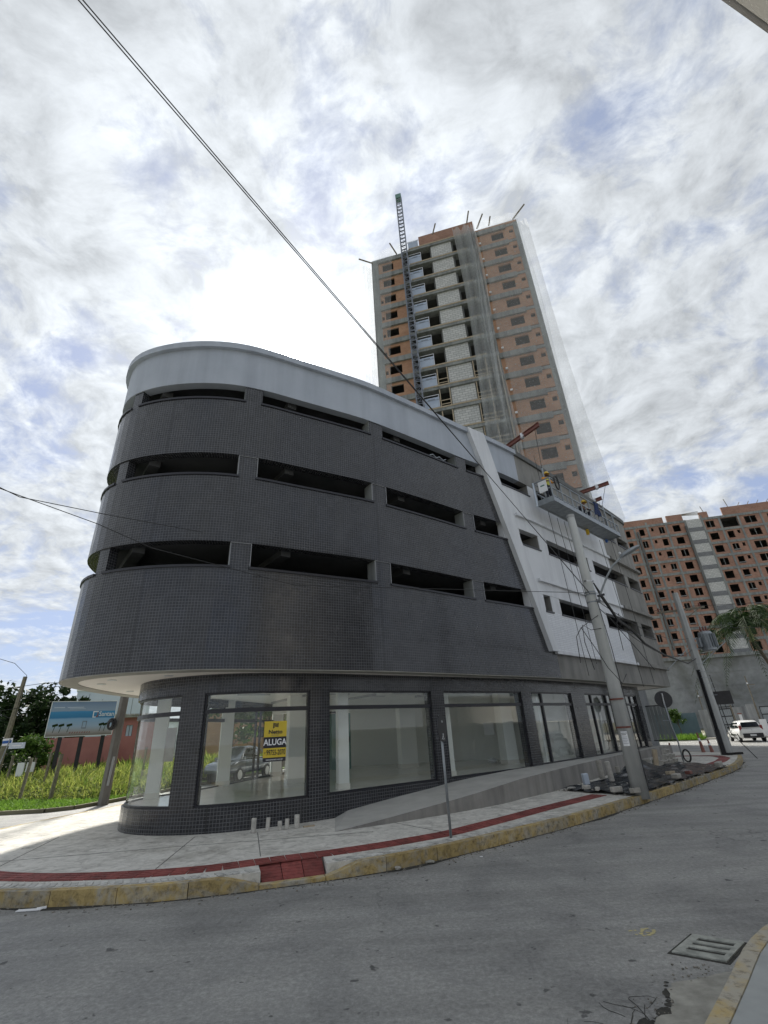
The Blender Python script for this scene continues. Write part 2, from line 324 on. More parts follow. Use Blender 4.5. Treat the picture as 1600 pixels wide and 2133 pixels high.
def glassmat(name, tint=(0.972, 0.986, 0.980), ior=1.5, fmax=1.0):
    m = bpy.data.materials.new(name); m.use_nodes = True; nt = m.node_tree; nt.nodes.clear()
    out = nt.nodes.new('ShaderNodeOutputMaterial'); tr = nt.nodes.new('ShaderNodeBsdfTransparent'); gl = nt.nodes.new('ShaderNodeBsdfGlossy')
    fr = nt.nodes.new('ShaderNodeFresnel'); mx = nt.nodes.new('ShaderNodeMixShader')
    tr.inputs[0].default_value = (*tint, 1); gl.inputs['Roughness'].default_value = 0.01; fr.inputs[0].default_value = ior
    g = nt.nodes.new('ShaderNodeNewGeometry'); mr = nt.nodes.new('ShaderNodeMapRange'); nt.links.new(g.outputs['Backfacing'], mr.inputs[0])
    mr.inputs[3].default_value = ior; mr.inputs[4].default_value = 1 / ior; nt.links.new(mr.outputs[0], fr.inputs[0])   # same reflectance on both faces of the pane
    nt.links.new(fr.outputs[0], mx.inputs[0]); nt.links.new(tr.outputs[0], mx.inputs[1]); nt.links.new(gl.outputs[0], mx.inputs[2])
    nt.links.new(mx.outputs[0], out.inputs[0]); return m
M['glass'] = glassmat('shop_glass')
def netmat(nm='safety_net', lo=.20, hi=.38):
    m = bpy.data.materials.new(nm); m.use_nodes = True; nt = m.node_tree; nt.nodes.clear()
    out = nt.nodes.new('ShaderNodeOutputMaterial'); tr = nt.nodes.new('ShaderNodeBsdfTransparent'); d = nt.nodes.new('ShaderNodeBsdfDiffuse'); tl = nt.nodes.new('ShaderNodeBsdfTranslucent')
    d.inputs[0].default_value = (0.80, 0.83, 0.84, 1); tl.inputs[0].default_value = (0.82, 0.84, 0.85, 1)
    a = nt.nodes.new('ShaderNodeAddShader'); m2 = nt.nodes.new('ShaderNodeMixShader'); m2.inputs[0].default_value = 0.5
    nt.links.new(d.outputs[0], m2.inputs[1]); nt.links.new(tl.outputs[0], m2.inputs[2])
    mx = nt.nodes.new('ShaderNodeMixShader')
    n = mnoise(nt, 4.5, 4, 0.6)
    r = nt.nodes.new('ShaderNodeMapRange'); nt.links.new(n, r.inputs[0]); r.inputs[1].default_value = 0.3; r.inputs[2].default_value = 0.7; r.inputs[3].default_value = lo; r.inputs[4].default_value = hi
    nt.links.new(r.outputs[0], mx.inputs[0]); nt.links.new(tr.outputs[0], mx.inputs[1]); nt.links.new(m2.outputs[0], mx.inputs[2])
    nt.links.new(mx.outputs[0], out.inputs[0]); return m
M['net'] = netmat('safety_net', .22, .30); M['net_dense'] = netmat('safety_net_dense', .32, .44)
def beachprint():
    m, nt, b = new_mat('billboard_print')
    uv = uvec(nt); sp = nt.nodes.new('ShaderNodeSeparateXYZ'); nt.links.new(uv, sp.inputs[0])
    n = mnoise(nt, 2.5, 6, 0.6, uv)
    ad = nt.nodes.new('ShaderNodeMath'); ad.operation = 'MULTIPLY_ADD'; nt.links.new(n, ad.inputs[0]); ad.inputs[1].default_value = 0.06; nt.links.new(sp.outputs[1], ad.inputs[2])
    c = mramp(nt, ad.outputs[0], [(0.04, (0.20, 0.17, 0.15)), (0.14, (0.36, 0.34, 0.34)), (0.30, (0.36, 0.46, 0.60)), (0.52, (0.25, 0.43, 0.64)), (0.56, (0.035, 0.20, 0.42)), (0.73, (0.05, 0.27, 0.52)), (0.76, (0.30, 0.38, 0.50)), (1.0, (0.20, 0.28, 0.42))])
    nt.links.new(c, b.inputs['Base Color']); b.inputs['Roughness'].default_value = 0.6
    return m
M['beach'] = beachprint()

# ------------------------------------------------------------------ mesh helpers
class MB:
    def __init__(s): s.v = []; s.f = []; s.uv = []; s.mi = []
    def face(s, pts, uv=None, mi=0):
        i = len(s.v); s.v.extend([tuple(p) for p in pts]); s.f.append(tuple(range(i, i + len(pts)))); s.uv.append(uv); s.mi.append(mi)
    def quad(s, a, b, c, d, uv=None, mi=0): s.face((a, b, c, d), uv, mi)
    def hexa(s, P, uvs=None):
        # P: 8 points, bottom ring 0-3 then top ring 4-7
        i = len(s.v); s.v.extend([tuple(p) for p in P])
        for q in ((3, 2, 1, 0), (4, 5, 6, 7), (0, 1, 5, 4), (1, 2, 6, 5), (2, 3, 7, 6), (3, 0, 4, 7)):
            s.f.append(tuple(i + k for k in q)); s.uv.append(None); s.mi.append(0)
    def box(s, c, d, rot=0.0, o=(0, 0, 0)):
        hx, hy, hz = d[0] / 2, d[1] / 2, d[2] / 2; cs, sn = math.cos(rot), math.sin(rot); P = []
        for z in (-hz, hz):
            for x, y in ((-hx, -hy), (hx, -hy), (hx, hy), (-hx, hy)):
                P.append((c[0] + x * cs - y * sn, c[1] + x * sn + y * cs, c[2] + z))
        s.hexa(P)
    def bar(s, a, b, w, h=None):
        # rectangular bar from a to b
        a = Vector(a); b = Vector(b); h = h or w; d = (b - a)
        if d.length < 1e-6: return
        d.normalize(); u = d.cross(Vector((0, 0, 1)))
        if u.length < 1e-3: u = Vector((1, 0, 0))
        u.normalize(); v = u.cross(d)
        P = [p + u * (sx * w / 2) + v * (sy * h / 2) for p in (a, b) for sx, sy in ((-1, -1), (1, -1), (1, 1), (-1, 1))]
        s.hexa(P)
    def tube(s, pts, rad, n=8, caps=True):
        pts = [Vector(p) for p in pts]; rads = rad if isinstance(rad, (list, tuple)) else [rad] * len(pts)
        base = len(s.v); prev = None
        for i, p in enumerate(pts):
            d = (pts[min(i + 1, len(pts) - 1)] - pts[max(i - 1, 0)]).normalized()
            if prev is None:
                u = d.cross(Vector((0, 0, 1)));
                if u.length < 1e-3: u = Vector((1, 0, 0))
            else: u = prev - d * prev.dot(d)
            u.normalize(); prev = u; w = d.cross(u)
            for k in range(n):
                a = 2 * math.pi * k / n; s.v.append(tuple(p + (u * math.cos(a) + w * math.sin(a)) * rads[i]))
        for i in range(len(pts) - 1):
            for k in range(n):
                s.f.append((base + i * n + k, base + i * n + (k + 1) % n, base + (i + 1) * n + (k + 1) % n, base + (i + 1) * n + k)); s.uv.append(None); s.mi.append(0)
        if caps:
            s.f.append(tuple(base + k for k in range(n))[::-1]); s.uv.append(None); s.mi.append(0)
            e = base + (len(pts) - 1) * n; s.f.append(tuple(e + k for k in range(n))); s.uv.append(None); s.mi.append(0)
    def disc(s, c, nrm, r, th, n=24):
        c = Vector(c); nrm = Vector(nrm).normalized(); s.tube([c - nrm * th / 2, c + nrm * th / 2], r, n)
    def poly(s, pts2, z, flip=False, uv=True):
        vs3 = [Vector((p[0], p[1], 0)) for p in pts2]
        tri = tessellate_polygon([vs3]); i = len(s.v); s.v.extend([(p[0], p[1], z) for p in pts2])
        for t in tri:
            a, b, c = (vs3[k] for k in t); ccw = (b - a).cross(c - a).z > 0
            if ccw == flip: t = (t[0], t[2], t[1])
            s.f.append(tuple(i + k for k in t)); s.uv.append([(pts2[k][0], pts2[k][1]) for k in t]); s.mi.append(0)
    def slab(s, pts2, z0, z1):
        s.poly(pts2, z1); s.poly(pts2, z0, True); n = len(pts2)
        area = sum(pts2[i][0] * pts2[(i + 1) % n][1] - pts2[(i + 1) % n][0] * pts2[i][1] for i in range(n))
        for i in range(n):
            a, b = pts2[i], pts2[(i + 1) % n]
            if area < 0: a, b = b, a
            s.quad((a[0], a[1], z0), (b[0], b[1], z0), (b[0], b[1], z1), (a[0], a[1], z1))
    def mesh(s, name):
        me = bpy.data.meshes.new(name); me.from_pydata(s.v, [], s.f)
        if any(u is not None for u in s.uv):
            lay = me.uv_layers.new(name='UVMap'); k = 0
            for f, u in zip(s.f, s.uv):
                for j in range(len(f)):
                    lay.data[k].uv = u[j] if u is not None else (s.v[f[j]][0] + s.v[f[j]][1], s.v[f[j]][2]); k += 1
        if any(s.mi):
            me.polygons.foreach_set('material_index', s.mi)
        me.update(); return me
def tag(o, label=None, cat=None, group=None, kind=None):
    if label: o['label'] = label
    if cat: o['category'] = cat
    if group: o['group'] = group
    if kind: o['kind'] = kind
    return o
def put(name, me, mat, parent=None, smooth=False):
    if isinstance(me, MB): me = me.mesh(name)
    o = bpy.data.objects.new(name, me); COL.objects.link(o)
    if mat is not None and not me.materials:
        for m in (mat if isinstance(mat, (list, tuple)) else [mat]): me.materials.append(M[m] if isinstance(m, str) else m)
    if smooth: me.polygons.foreach_set('use_smooth', [True] * len(me.polygons))
    if parent is not None: o.parent = parent; o.matrix_parent_inverse = parent.matrix_world.inverted() if False else Matrix.Identity(4)
    return o
def empty(name, label, cat, group=None, loc=(0, 0, 0)):
    # the thing's origin sits at its base; parts are given in world space, shifted back by loc
    o = bpy.data.objects.new(name, None); COL.objects.link(o); o.location = loc; o.empty_display_size = 0.3
    tag(o, label, cat, group); return o
def part(name, mb, mat, root, smooth=False, loc=None):
    me = mb.mesh(name) if isinstance(mb, MB) else mb
    l = root.location.copy()
    r = root
    while r.parent is not None: r = r.parent; l += r.location
    if l.length > 0: me.transform(Matrix.Translation(-l))
    return put(name, me, mat, root, smooth)
def copy_tree(o, parent=None):
    c = o.copy(); COL.objects.link(c); c.parent = parent
    for ch in list(o.children): copy_tree(ch, c)
    return c
def text_mesh(body, size, mat4, extrude=0.002, bold=0.0, sx=1.0):
    cu = bpy.data.curves.new('t', 'FONT'); cu.body = body; cu.size = size; cu.align_x = 'CENTER'; cu.align_y = 'CENTER'; cu.extrude = extrude; cu.offset = bold
    cu.resolution_u = 3
    ob = bpy.data.objects.new('t', cu); COL.objects.link(ob)
    dg = bpy.context.evaluated_depsgraph_get(); dg.update()
    me = bpy.data.meshes.new_from_object(ob.evaluated_get(dg)); bpy.data.objects.remove(ob); bpy.data.curves.remove(cu)
    me.materials.clear(); me.transform(Matrix.Diagonal((sx, 1, 1, 1))); me.transform(mat4); return me

# ------------------------------------------------------------------ plan curves of the corner building
class Curve:
    def __init__(s, P, anchor=None, n=10):
        P = np.array(P, float); Q = np.vstack([P[-1], P, P[0], P[1]]); o = []
        for i in range(1, len(Q) - 2):
            p0, p1, p2, p3 = Q[i - 1], Q[i], Q[i + 1], Q[i + 2]
            for k in range(n):
                t = k / n
                o.append(.5 * ((2 * p1) + (-p0 + p2) * t + (2 * p0 - 5 * p1 + 4 * p2 - p3) * t * t + (-p0 + 3 * p1 - 3 * p2 + p3) * t ** 3))
        o.append(P[0]); s.p = np.array(o)
        d = np.linalg.norm(np.diff(s.p, axis=0), axis=1); s.s = np.r_[0, np.cumsum(d)]; s.L = s.s[-1]; s.s0 = 0.0
        if anchor:
            i = np.argmin(np.linalg.norm(s.p - np.array(anchor[0]), axis=1)); s.s0 = anchor[1] - s.s[i]
    def at(s, q, off=0.0):
        q = (q - s.s0) % s.L
        x = np.interp(q, s.s, s.p[:, 0]); y = np.interp(q, s.s, s.p[:, 1])
        a = (q - 0.12) % s.L; b = (q + 0.12) % s.L
        tx = np.interp(b, s.s, s.p[:, 0]) - np.interp(a, s.s, s.p[:, 0]); ty = np.interp(b, s.s, s.p[:, 1]) - np.interp(a, s.s, s.p[:, 1])
        l = math.hypot(tx, ty); nx, ny = ty / l, -tx / l
        return (x + nx * off, y + ny * off)
    def frame(s, q):
        a = np.array(s.at(q - 0.1)); b = np.array(s.at(q + 0.1)); t = (b - a) / np.linalg.norm(b - a)
        return Vector((t[0], t[1], 0)), Vector((t[1], -t[0], 0))
    def poly(s, off=0.0, step=0.5):
        n = int(s.L / step); return [s.at(s.s0 + s.L * i / n, off) for i in range(n)]
U = Curve([(-9.15,16.2),(-9.12,14.9),(-8.98,13.7),(-8.75,12.8),(-8.4,12.2),(-7.95,11.77),(-7.4,11.5),(-6.7,11.33),(-5.95,11.27),(-5.2,11.31),(-4.4,11.48),(-3.55,11.84),(-2.7,12.32),(-1.44,13.04),(-.44,13.64),(.63,14.44),(1.8,15.35),(3.3,16.56),(4.5,17.45),(6.3,18.95),(8.8,21.4),(12.5,25.1),(15.3,28.0),(15.62,28.5),(15.55,29.1),(14.6,30.8),(12.6,33.6),(11,35.6),(8.5,36.3),(2,36.6),(-3,36.0),(-5.2,34),(-6.2,30),(-7.4,25),(-8.4,20.5),(-9.0,18)], ((-5.95,11.27), 6.85))
G = Curve([(-6.05,18.6),(-6.5,16.9),(-7.0,15.8),(-7.33,14.9),(-7.25,14.05),(-6.7,13.25),(-5.95,12.75),(-5.1,12.5),(-4.3,12.48),(-3.5,12.68),(-2.4,13.25),(-1.7,13.68),(-.28,14.78),(1.2,15.85),(3.0,17.2),(4.7,18.5),(6.2,19.9),(7.9,21.6),(9.6,23.3),(11.4,25.3),(12.9,26.9),(13.35,27.7),(13.1,28.6),(11.5,30.6),(9,33),(4,34),(-1,33.4),(-2.8,30.5),(-4.0,26.5),(-4.9,22.7),(-5.45,20.9)], ((-5.1,12.5), 5.93))
def band(cv, s0, s1, z0, z1, out=0.0, th=0.25, step=0.3, mb=None, zfun=None):
    mb = mb or MB(); n = max(1, int(math.ceil((s1 - s0) / step)))
    S = [s0 + (s1 - s0) * i / n for i in range(n + 1)]
    o = [cv.at(q, out) for q in S]; i_ = [cv.at(q, out - th) for q in S]
    za = [z0] * (n + 1) if zfun is None else [zfun(q)[0] for q in S]; zb = [z1] * (n + 1) if zfun is None else [zfun(q)[1] for q in S]
    for k in range(n):
        a, b, c, d = o[k], o[k + 1], i_[k], i_[k + 1]
        A0, A1, B0, B1 = za[k], zb[k], za[k + 1], zb[k + 1]; s, t = S[k], S[k + 1]
        mb.quad((*a, A0), (*b, B0), (*b, B1), (*a, A1), [(s, A0), (t, B0), (t, B1), (s, A1)])
        mb.quad((*d, B0), (*c, A0), (*c, A1), (*d, B1), [(t, B0), (s, A0), (s, A1), (t, B1)])
        mb.quad((*a, A1), (*b, B1), (*d, B1), (*c, A1), [(s, 0), (t, 0), (t, th), (s, th)])
        mb.quad((*c, A0), (*d, B0), (*b, B0), (*a, A0), [(s, th), (t, th), (t, 0), (s, 0)])
    for k, f in ((0, 1), (n, -1)):
        P = [(*i_[k], za[k]), (*o[k], za[k]), (*o[k], zb[k]), (*i_[k], zb[k])]; uv = [(0, za[k]), (th, za[k]), (th, zb[k]), (0, zb[k])]
        if f < 0: P = P[::-1]; uv = uv[::-1]
        mb.face(P, uv)
    return mb

# ------------------------------------------------------------------ the setting: ground, road, pavements
mb = MB(); mb.poly([(-900, -900), (900, -900), (900, 900), (-900, 900)], -0.06)
tag(put('ground', mb, 'earth'), kind='structure')
mb = MB(); mb.poly([(-70, -25), (95, -25), (95, 62), (-70, 62)], 0.0)
tag(put('road', mb, 'asphalt'), kind='structure')
K = Curve([(-5.94,8.5),(-4.94,8.39),(-3.71,8.36),(-2.86,8.5),(-2.17,8.67),(-1.08,9.01),(-.13,9.4),(.8,9.97),(1.92,10.78),(3.8,12.23),(6.4,14.59),(8.11,16.23),(10.33,18.39),(13.63,21.78),(16.04,25),(17.5,27.3),(17.95,28.6),(17.7,29.7),(16.6,31.6),(13.5,36),(9,41),(0,43),(-5,41),(-7,33),(-8.7,26),(-9.9,21),(-10.6,18),(-11.1,15.6),(-11.15,13.9),(-10.6,12),(-9.3,10.1),(-7.6,8.9)], ((-5.94,8.5), 0.0))
def lerp_(a, b, t): return a + (b - a) * t
def near_s(cv, p):
    i = np.argmin(np.linalg.norm(cv.p - np.array(p), axis=1)); return cv.s[i] + cv.s0
KW = 0.16
sa, sb = near_s(K, (-2.17, 8.67)), near_s(K, (-1.18, 8.98))
def kerb_top(q):
    q = (q - 0) % K.L
    if sa <= q <= sb: return 0.05
    d = min(abs(q - sa), abs(q - sb))
    return 0.05 + 0.14 * min(1, d / 0.55) ** 1.0 if (q > sa - 0.6 and q < sb + 0.6) else 0.19
# sidewalk sheet with the lowered crossing cut out
pts = []; n = int(K.L / 0.3); done = False
for i in range(n):
    q = K.L * i / n
    if sa - 0.02 <= q <= sb + 0.02:
        if not done: pts += [K.at(sa, -KW), (-2.42, 9.42), (-1.36, 9.62), K.at(sb, -KW)]; done = True
        continue
    pts.append(K.at(q, -KW))
mb = MB(); mb.slab(pts, 0.02, 0.188)
sidewalk = tag(put('pavement', mb, 'pavement'), kind='structure')
def drape(name, line, w, z, mat, parent):
    m = MB()
    for a, b in zip(line[:-1], line[1:]): m.bar((*a, z), (*b, z), w, 0.004)
    return put(name, m, mat, parent)
M['joint'] = simple('pavement_joint', (0.12, 0.12, 0.11), (0.18, 0.18, 0.17), 6, 0.9)
for ln in ([(-4.0, 8.75), (-4.55, 12.2)], [(-7.1, 9.3), (-8.2, 13.2)], [(-2.5, 9.9), (-3.2, 12.3)], [(1.0, 10.9), (-0.2, 12.6)], [(3.4, 12.9), (2.3, 14.0)], [(-8.6, 10.6), (-4.4, 11.2), (-0.6, 11.6)]):
    drape('pavement_joint', ln, 0.016, 0.190, 'joint', sidewalk)
# kerb stones: one metre each, painted
kerb = MB(); q0 = near_s(K, (-9.9, 21)) - K.L; q1 = near_s(K, (16.6, 31.6)); nk = int((q1 - q0) / 1.0); root_k = None
for i in range(nk):
    a = q0 + (q1 - q0) * i / nk + 0.006; b = q0 + (q1 - q0) * (i + 1) / nk - 0.006
    m = band(K, a, b, 0, 0, out=random.uniform(-0.004, 0.006), th=KW, step=0.2, zfun=lambda q: (-0.03, kerb_top(q) + 0.001))
    if root_k is None:
        root_k = tag(put('kerb', m, 'kerb'), kind='structure')
    else: put('kerb_stone', m, 'kerb', root_k)
# gutter dirt line along the kerb foot
M['grime'] = simple('gutter_grime', (0.018, 0.018, 0.015), (0.05, 0.048, 0.04), 9, 0.95, 0.4, 60)
mb = MB(); qs = np.arange(-2.0, near_s(K, (16.04, 25)), 0.12); prevw = None
ws = [0.035 + 0.10 * max(0, math.sin(q * 1.7) * math.sin(q * 0.61 + 1)) + random.uniform(0, 0.035) for q in qs]
for i in range(len(qs) - 1):
    a, b = K.at(qs[i], 0.012), K.at(qs[i + 1], 0.012); c, d = K.at(qs[i + 1], ws[i + 1]), K.at(qs[i], ws[i])
    mb.quad((*d, .004), (*c, .004), (*b, .004), (*a, .004))
tag(put('gutter_line', mb, 'grime'), kind='structure')
mb = MB()
for k in range(900):
    q = random.uniform(-2.5, near_s(K, (15, 23.5))); o_ = abs(random.gauss(0, .13)) + .01; p = K.at(q, o_); r = random.choice((.004, .006, .009, .013)); mb.box((p[0], p[1], r * .5), (r * 2, r * 1.6, r), random.random() * 3)
for k in range(260):
    t = random.random(); x, y = lerp_(.9, 2.9, t), lerp_(3.05, 5.3, t); o_ = .30 + abs(random.gauss(0, .16)); r = random.choice((.004, .006, .009)); mb.box((x - .72 * o_, y + .70 * o_, r * .5), (r * 2, r * 1.6, r), random.random() * 3)
tag(put('gutter_grit', mb, simple('grit', (.07, .065, .055), (.30, .28, .24), 40, .95)), 'loose grit and crumbs along the gutters', 'grit', kind='stuff')
# red tactile strip: tiles with ridges
strip = [(-9.6, 11.9), (-8.7, 10.75), (-7.5, 9.82), (-6.7, 9.47), (-5.9, 9.25), (-4.9, 9.12), (-4.0, 9.10), (-3.18, 9.2), (-2.4, 9.5), (-1.84, 9.68), (-1.19, 9.88), (-.3, 10.28), (.93, 10.98), (1.6, 11.6), (2.28, 12.22), (3.3, 13.2), (4.3, 14.1), (5.5, 15.15)]
def resample(pl, step):
    P = np.array(pl, float); d = np.r_[0, np.cumsum(np.linalg.norm(np.diff(P, axis=0), axis=1))]; n = int(d[-1] / step)
    q = np.linspace(0, d[-1], n + 1); return np.stack([np.interp(q, d, P[:, 0]), np.interp(q, d, P[:, 1])], 1)
def sm(pl):
    P = resample(pl, 0.1)
    for _ in range(6): P[1:-1] = (P[:-2] + 2 * P[1:-1] + P[2:]) / 4
    return P
def tactile(name, L_, W_, dots):
    m = MB(); m.box((0, 0, 0.004), (L_ - 0.006, W_, 0.008))
    if dots:
        for i in range(5):
            for j in range(5): m.box((-L_ / 2 + L_ * (i + .5) / 5, -W_ / 2 + W_ * (j + .5) / 5, 0.0105), (0.024, 0.024, 0.005))
    else:
        for j in range(4): m.box((0, -W_ / 2 + W_ * (j + .5) / 4, 0.0105), (L_ - 0.02, 0.034, 0.005))
    return m.mesh(name)
tme = tactile('tactile_tile', 0.25, 0.46, False); tme.materials.append(M['tactile'])
P = resample(sm(strip), 0.252)
for i in range(len(P) - 1):
    c = (P[i] + P[i + 1]) / 2; d = P[i + 1] - P[i]
    o = put('tactile_tile', tme, None, sidewalk); o.location = (c[0], c[1], 0.189); o.rotation_euler = (0, 0, math.atan2(d[1], d[0]) + random.uniform(-.01, .01))
# far red strip at the next corner
P = resample(sm([(12.6, 21.9), (14.2, 23.6), (15.4, 25.2), (15.9, 26.6), (15.2, 27.6), (13.4, 28.8)]), 0.252)
for i in range(len(P) - 1):
    c = (P[i] + P[i + 1]) / 2; d = P[i + 1] - P[i]
    o = put('tactile_tile', tme, None, sidewalk); o.location = (c[0], c[1], 0.189); o.rotation_euler = (0, 0, math.atan2(d[1], d[0]))
# lowered red crossing: three sloping panels
A, B_, C_, D_ = Vector((*K.at(sa + .02, -KW), .05)), Vector((*K.at(sb - .02, -KW), .05)), Vector((-1.38, 9.60, .186)), Vector((-2.40, 9.40, .186))
for i in range(3):
    t0, t1 = i / 3 + .006, (i + 1) / 3 - .006
    a, b, c, d = A.lerp(B_, t0), A.lerp(B_, t1), D_.lerp(C_, t1), D_.lerp(C_, t0); dn = Vector((0, 0, -.03))
    m = MB(); m.hexa([a + dn, b + dn, c + dn, d + dn, a, b, c, d])
    for j in range(6):
        u0, u1 = (j + .2) / 6, (j + .6) / 6; e = Vector((0, 0, .005))
        p = [a.lerp(d, u0) + e, b.lerp(c, u0) + e, b.lerp(c, u1) + e, a.lerp(d, u1) + e]; m.hexa([q - e for q in p] + p)
    put('crossing_panel', m, 'tactile', sidewalk)
# soldier course of pale pavers between strip and kerb
pm = MB(); pm.box((0, 0, 0.005), (0.088, 0.20, 0.010)); pme = pm.mesh('paver'); pme.materials.append(M['paver'])
q = -3.2; k = 0
while q < near_s(K, (3.6, 12.1)):
    if not (sa - 0.10 < q < sb + 0.10):
        c = K.at(q, -KW - 0.125); t, nn = K.frame(q)
        o = put('paver', pme, None, sidewalk); o.location = (c[0], c[1], 0.1885 + random.uniform(-.001, .003)); o.rotation_euler = (0, 0, math.atan2(t.y, t.x) + 0.45 + random.uniform(-.04, .04))
    q += 0.118
# access ramp up to the shop floor
fr = [(-1.43, 11.85, .192), (-.2, 12.5, .31), (1.18, 13.37, .45), (2.0, 13.95, .53), (2.74, 14.55, .61), (3.4, 15.25, .66), (4.79, 16.6, .73), (6.34, 18.5, .745), (9.57, 22.4, .745), (12.5, 25.7, .745), (14.2, 27.4, .745)]
mb = MB(); mw = MB(); bk = []
for x, y, z in fr:
    i = np.argmin(np.linalg.norm(G.p - np.array((x, y)), axis=1) + (G.p[:, 1] > 29) * 9); bk.append(G.at(G.s[i] + G.s0, -0.02))
bk[0] = G.at(9.7, -.02)
for i in range(len(fr) - 1):
    a, b = fr[i], fr[i + 1]; c, d = bk[i + 1], bk[i]
    mb.quad(a, b, (*c, b[2]), (*d, a[2]))
    mw.quad((a[0], a[1], .15), (b[0], b[1], .15), (b[0], b[1], b[2] - .002), (a[0], a[1], a[2] - .002))
e, f = fr[-1], bk[-1]
mw.quad((e[0], e[1], .15), (f[0], f[1], .15), (f[0], f[1], .743), (e[0], e[1], .743))
ramp = tag(put('ramp', mb, 'ramp'), kind='structure'); put('retaining_wall', mw, 'rampwall', ramp)

# near pavement on the camera's side, with kerb, gutter and drain
nk_ = [(-9, -7), (-4, -2), (-1, 1.0), (.6, 2.72), (1.5, 3.78), (1.95, 4.27), (2.56, 4.93), (2.99, 5.42), (3.42, 5.80), (4.1, 6.25), (5.2, 6.9), (8, 8.7), (14, 13.5), (30, 27)]
nk_ = [(x - .05, y + .05) for x, y in nk_]; nP = sm(nk_); nP = [tuple(p) for p in resample([tuple(p) for p in nP], 0.3)]
mb = MB(); mb.slab([(p[0] + .11, p[1] - .11) for p in nP] + [(45, 10), (45, -20), (-9, -20)], 0.0, 0.148)
near = tag(put('pavement_near', mb, simple('grey_slab', (0.25, 0.265, 0.26), (0.35, 0.365, 0.36), 1.5, 0.85, 0.15, 50)), kind='structure')
drape('pavement_joint', [(2.75, 4.0), (3.6, 4.95)], .02, .150, 'joint', near); drape('pavement_joint', [(1.7, 3.4), (4.5, 2.2)], .02, .150, 'joint', near)
ks = None
for i in range(8, len(nP) - 3, 3):
    seg = nP[i:i + 4]
    if len(seg) < 4: break
    m = MB()
    for a, b in zip(seg[:-1], seg[1:]):
        a = Vector((*a, 0)); b = Vector((*b, 0)); d = (b - a).normalized(); nn = Vector((d.y, -d.x, 0)); e = d * .0
        zt = .155
        m.hexa([a + nn * 0 + Vector((0, 0, -.03)), b + Vector((0, 0, -.03)), b + nn * .15 + Vector((0, 0, -.03)), a + nn * .15 + Vector((0, 0, -.03)), a + nn * .03 + Vector((0, 0, zt)), b + nn * .03 + Vector((0, 0, zt)), b + nn * .15 + Vector((0, 0, zt)), a + nn * .15 + Vector((0, 0, zt))])
    if ks is None: ks = tag(put('kerb_near', m, 'kerb_worn'), kind='structure')
    else: put('kerb_stone', m, 'kerb_worn', ks)
# concrete gutter apron along the near kerb (broken edge)
mb = MB(); seg = resample([(.85, 3.10), (1.45, 3.83), (1.90, 4.32), (2.51, 4.98), (2.81, 5.32)], 0.06); prev = None
for i, p in enumerate(seg):
    w = 0.40 + 0.07 * math.sin(i * .33) + random.uniform(-.03, .03); w *= 1.0 if p[1] < 4.9 else max(.25, 1 - (p[1] - 4.9) * 1.6)
    o_ = (p[0] - .72 * w, p[1] + .70 * w); pp = (p[0] + .02, p[1] - .02)
    if prev is not None: mb.quad((*prev[0], .005), (*prev[1], .035), (*pp, .035), (*o_, .005))
    prev = (o_, pp)
tag(put('gutter', mb, 'gutter'), kind='structure')
mb = MB()
def crack(x, y, ang, n, w):
    for k in range(n):
        l = random.uniform(.03, .09); ang += random.gauss(0, .38); x2, y2 = x + l * math.cos(ang), y + l * math.sin(ang); ww = w * (1 - .7 * k / n) * random.uniform(.5, 1.3)
        mb.bar((x, y, .003), (x2, y2, .003), ww, .0016)
        if random.random() < .16 and n > 5: crack(x2, y2, ang + random.choice((-1, 1)) * random.uniform(.7, 1.3), n // 3, w * .6)
        x, y = x2, y2
for k in range(16):
    p = seg[random.randrange(4, len(seg) - 8)]; w = random.uniform(.38, .52); crack(p[0] - .72 * w, p[1] + .70 * w, random.choice((.8, .9, 3.95, 4.1)) + random.gauss(0, .25), random.randrange(5, 11), random.uniform(.005, .012))
for k in range(5):
    p = seg[random.randrange(4, len(seg) - 12)]; w = random.uniform(.5, .6); crack(p[0] - .72 * w, p[1] + .70 * w, 2.4 + random.gauss(0, .4), 5, .006)
for i, p in enumerate(seg[4:-8]):
    w = .42 + .07 * math.sin((i + 4) * .33); a = random.uniform(0, 3.1); r = random.uniform(.02, .075) * (.5 + .5 * abs(math.sin(i * .17)))
    c = Vector((p[0] - .72 * w, p[1] + .70 * w, .0025 + .0001 * (i % 7))); mb.face([c + Vector((r * random.uniform(.6, 1.3) * math.cos(a + q), r * random.uniform(.6, 1.3) * math.sin(a + q), 0)) for q in np.linspace(0, 5.4, 7)])
tag(put('gutter_crack', mb, 'grime'), kind='structure')
dr = empty('storm_drain', 'concrete storm drain cover with three slots beside near kerb', 'drain', loc=(2.87, 5.87, 0))
u = Vector((.41, .37, 0)).normalized(); v = Vector((.28, -.20, 0)).normalized()
c0 = Vector((2.86, 5.88, .0085))
def drpart(nm, x0, x1, y0, y1, mat, z=.006, th=.02):
    m = MB(); P = [c0 + u * x + v * y for x, y in ((x0, y0), (x1, y0), (x1, y1), (x0, y1))]
    m.hexa([p + Vector((0, 0, z - th)) for p in P][::1] + [p + Vector((0, 0, z)) for p in P]); part(nm, m, mat, dr)
drpart('slot_pit', -.25, .26, -.20, .20, 'black', -.006, .004); drpart('rim_gap', -.30, .31, -.25, .25, 'grime', -.0045, .004)
M['drainc'] = simple('drain_concrete', (0.20, 0.21, 0.19), (0.40, 0.41, 0.37), 7, .9, .4, 60)
drpart('drain_rim', -.27, -.15, -.22, .22, 'drainc'); drpart('drain_rim', .20, .28, -.22, .22, 'drainc')
drpart('drain_rim', -.15, .20, -.22, -.14, 'drainc'); drpart('drain_rim', -.15, .20, .17, .22, 'drainc')
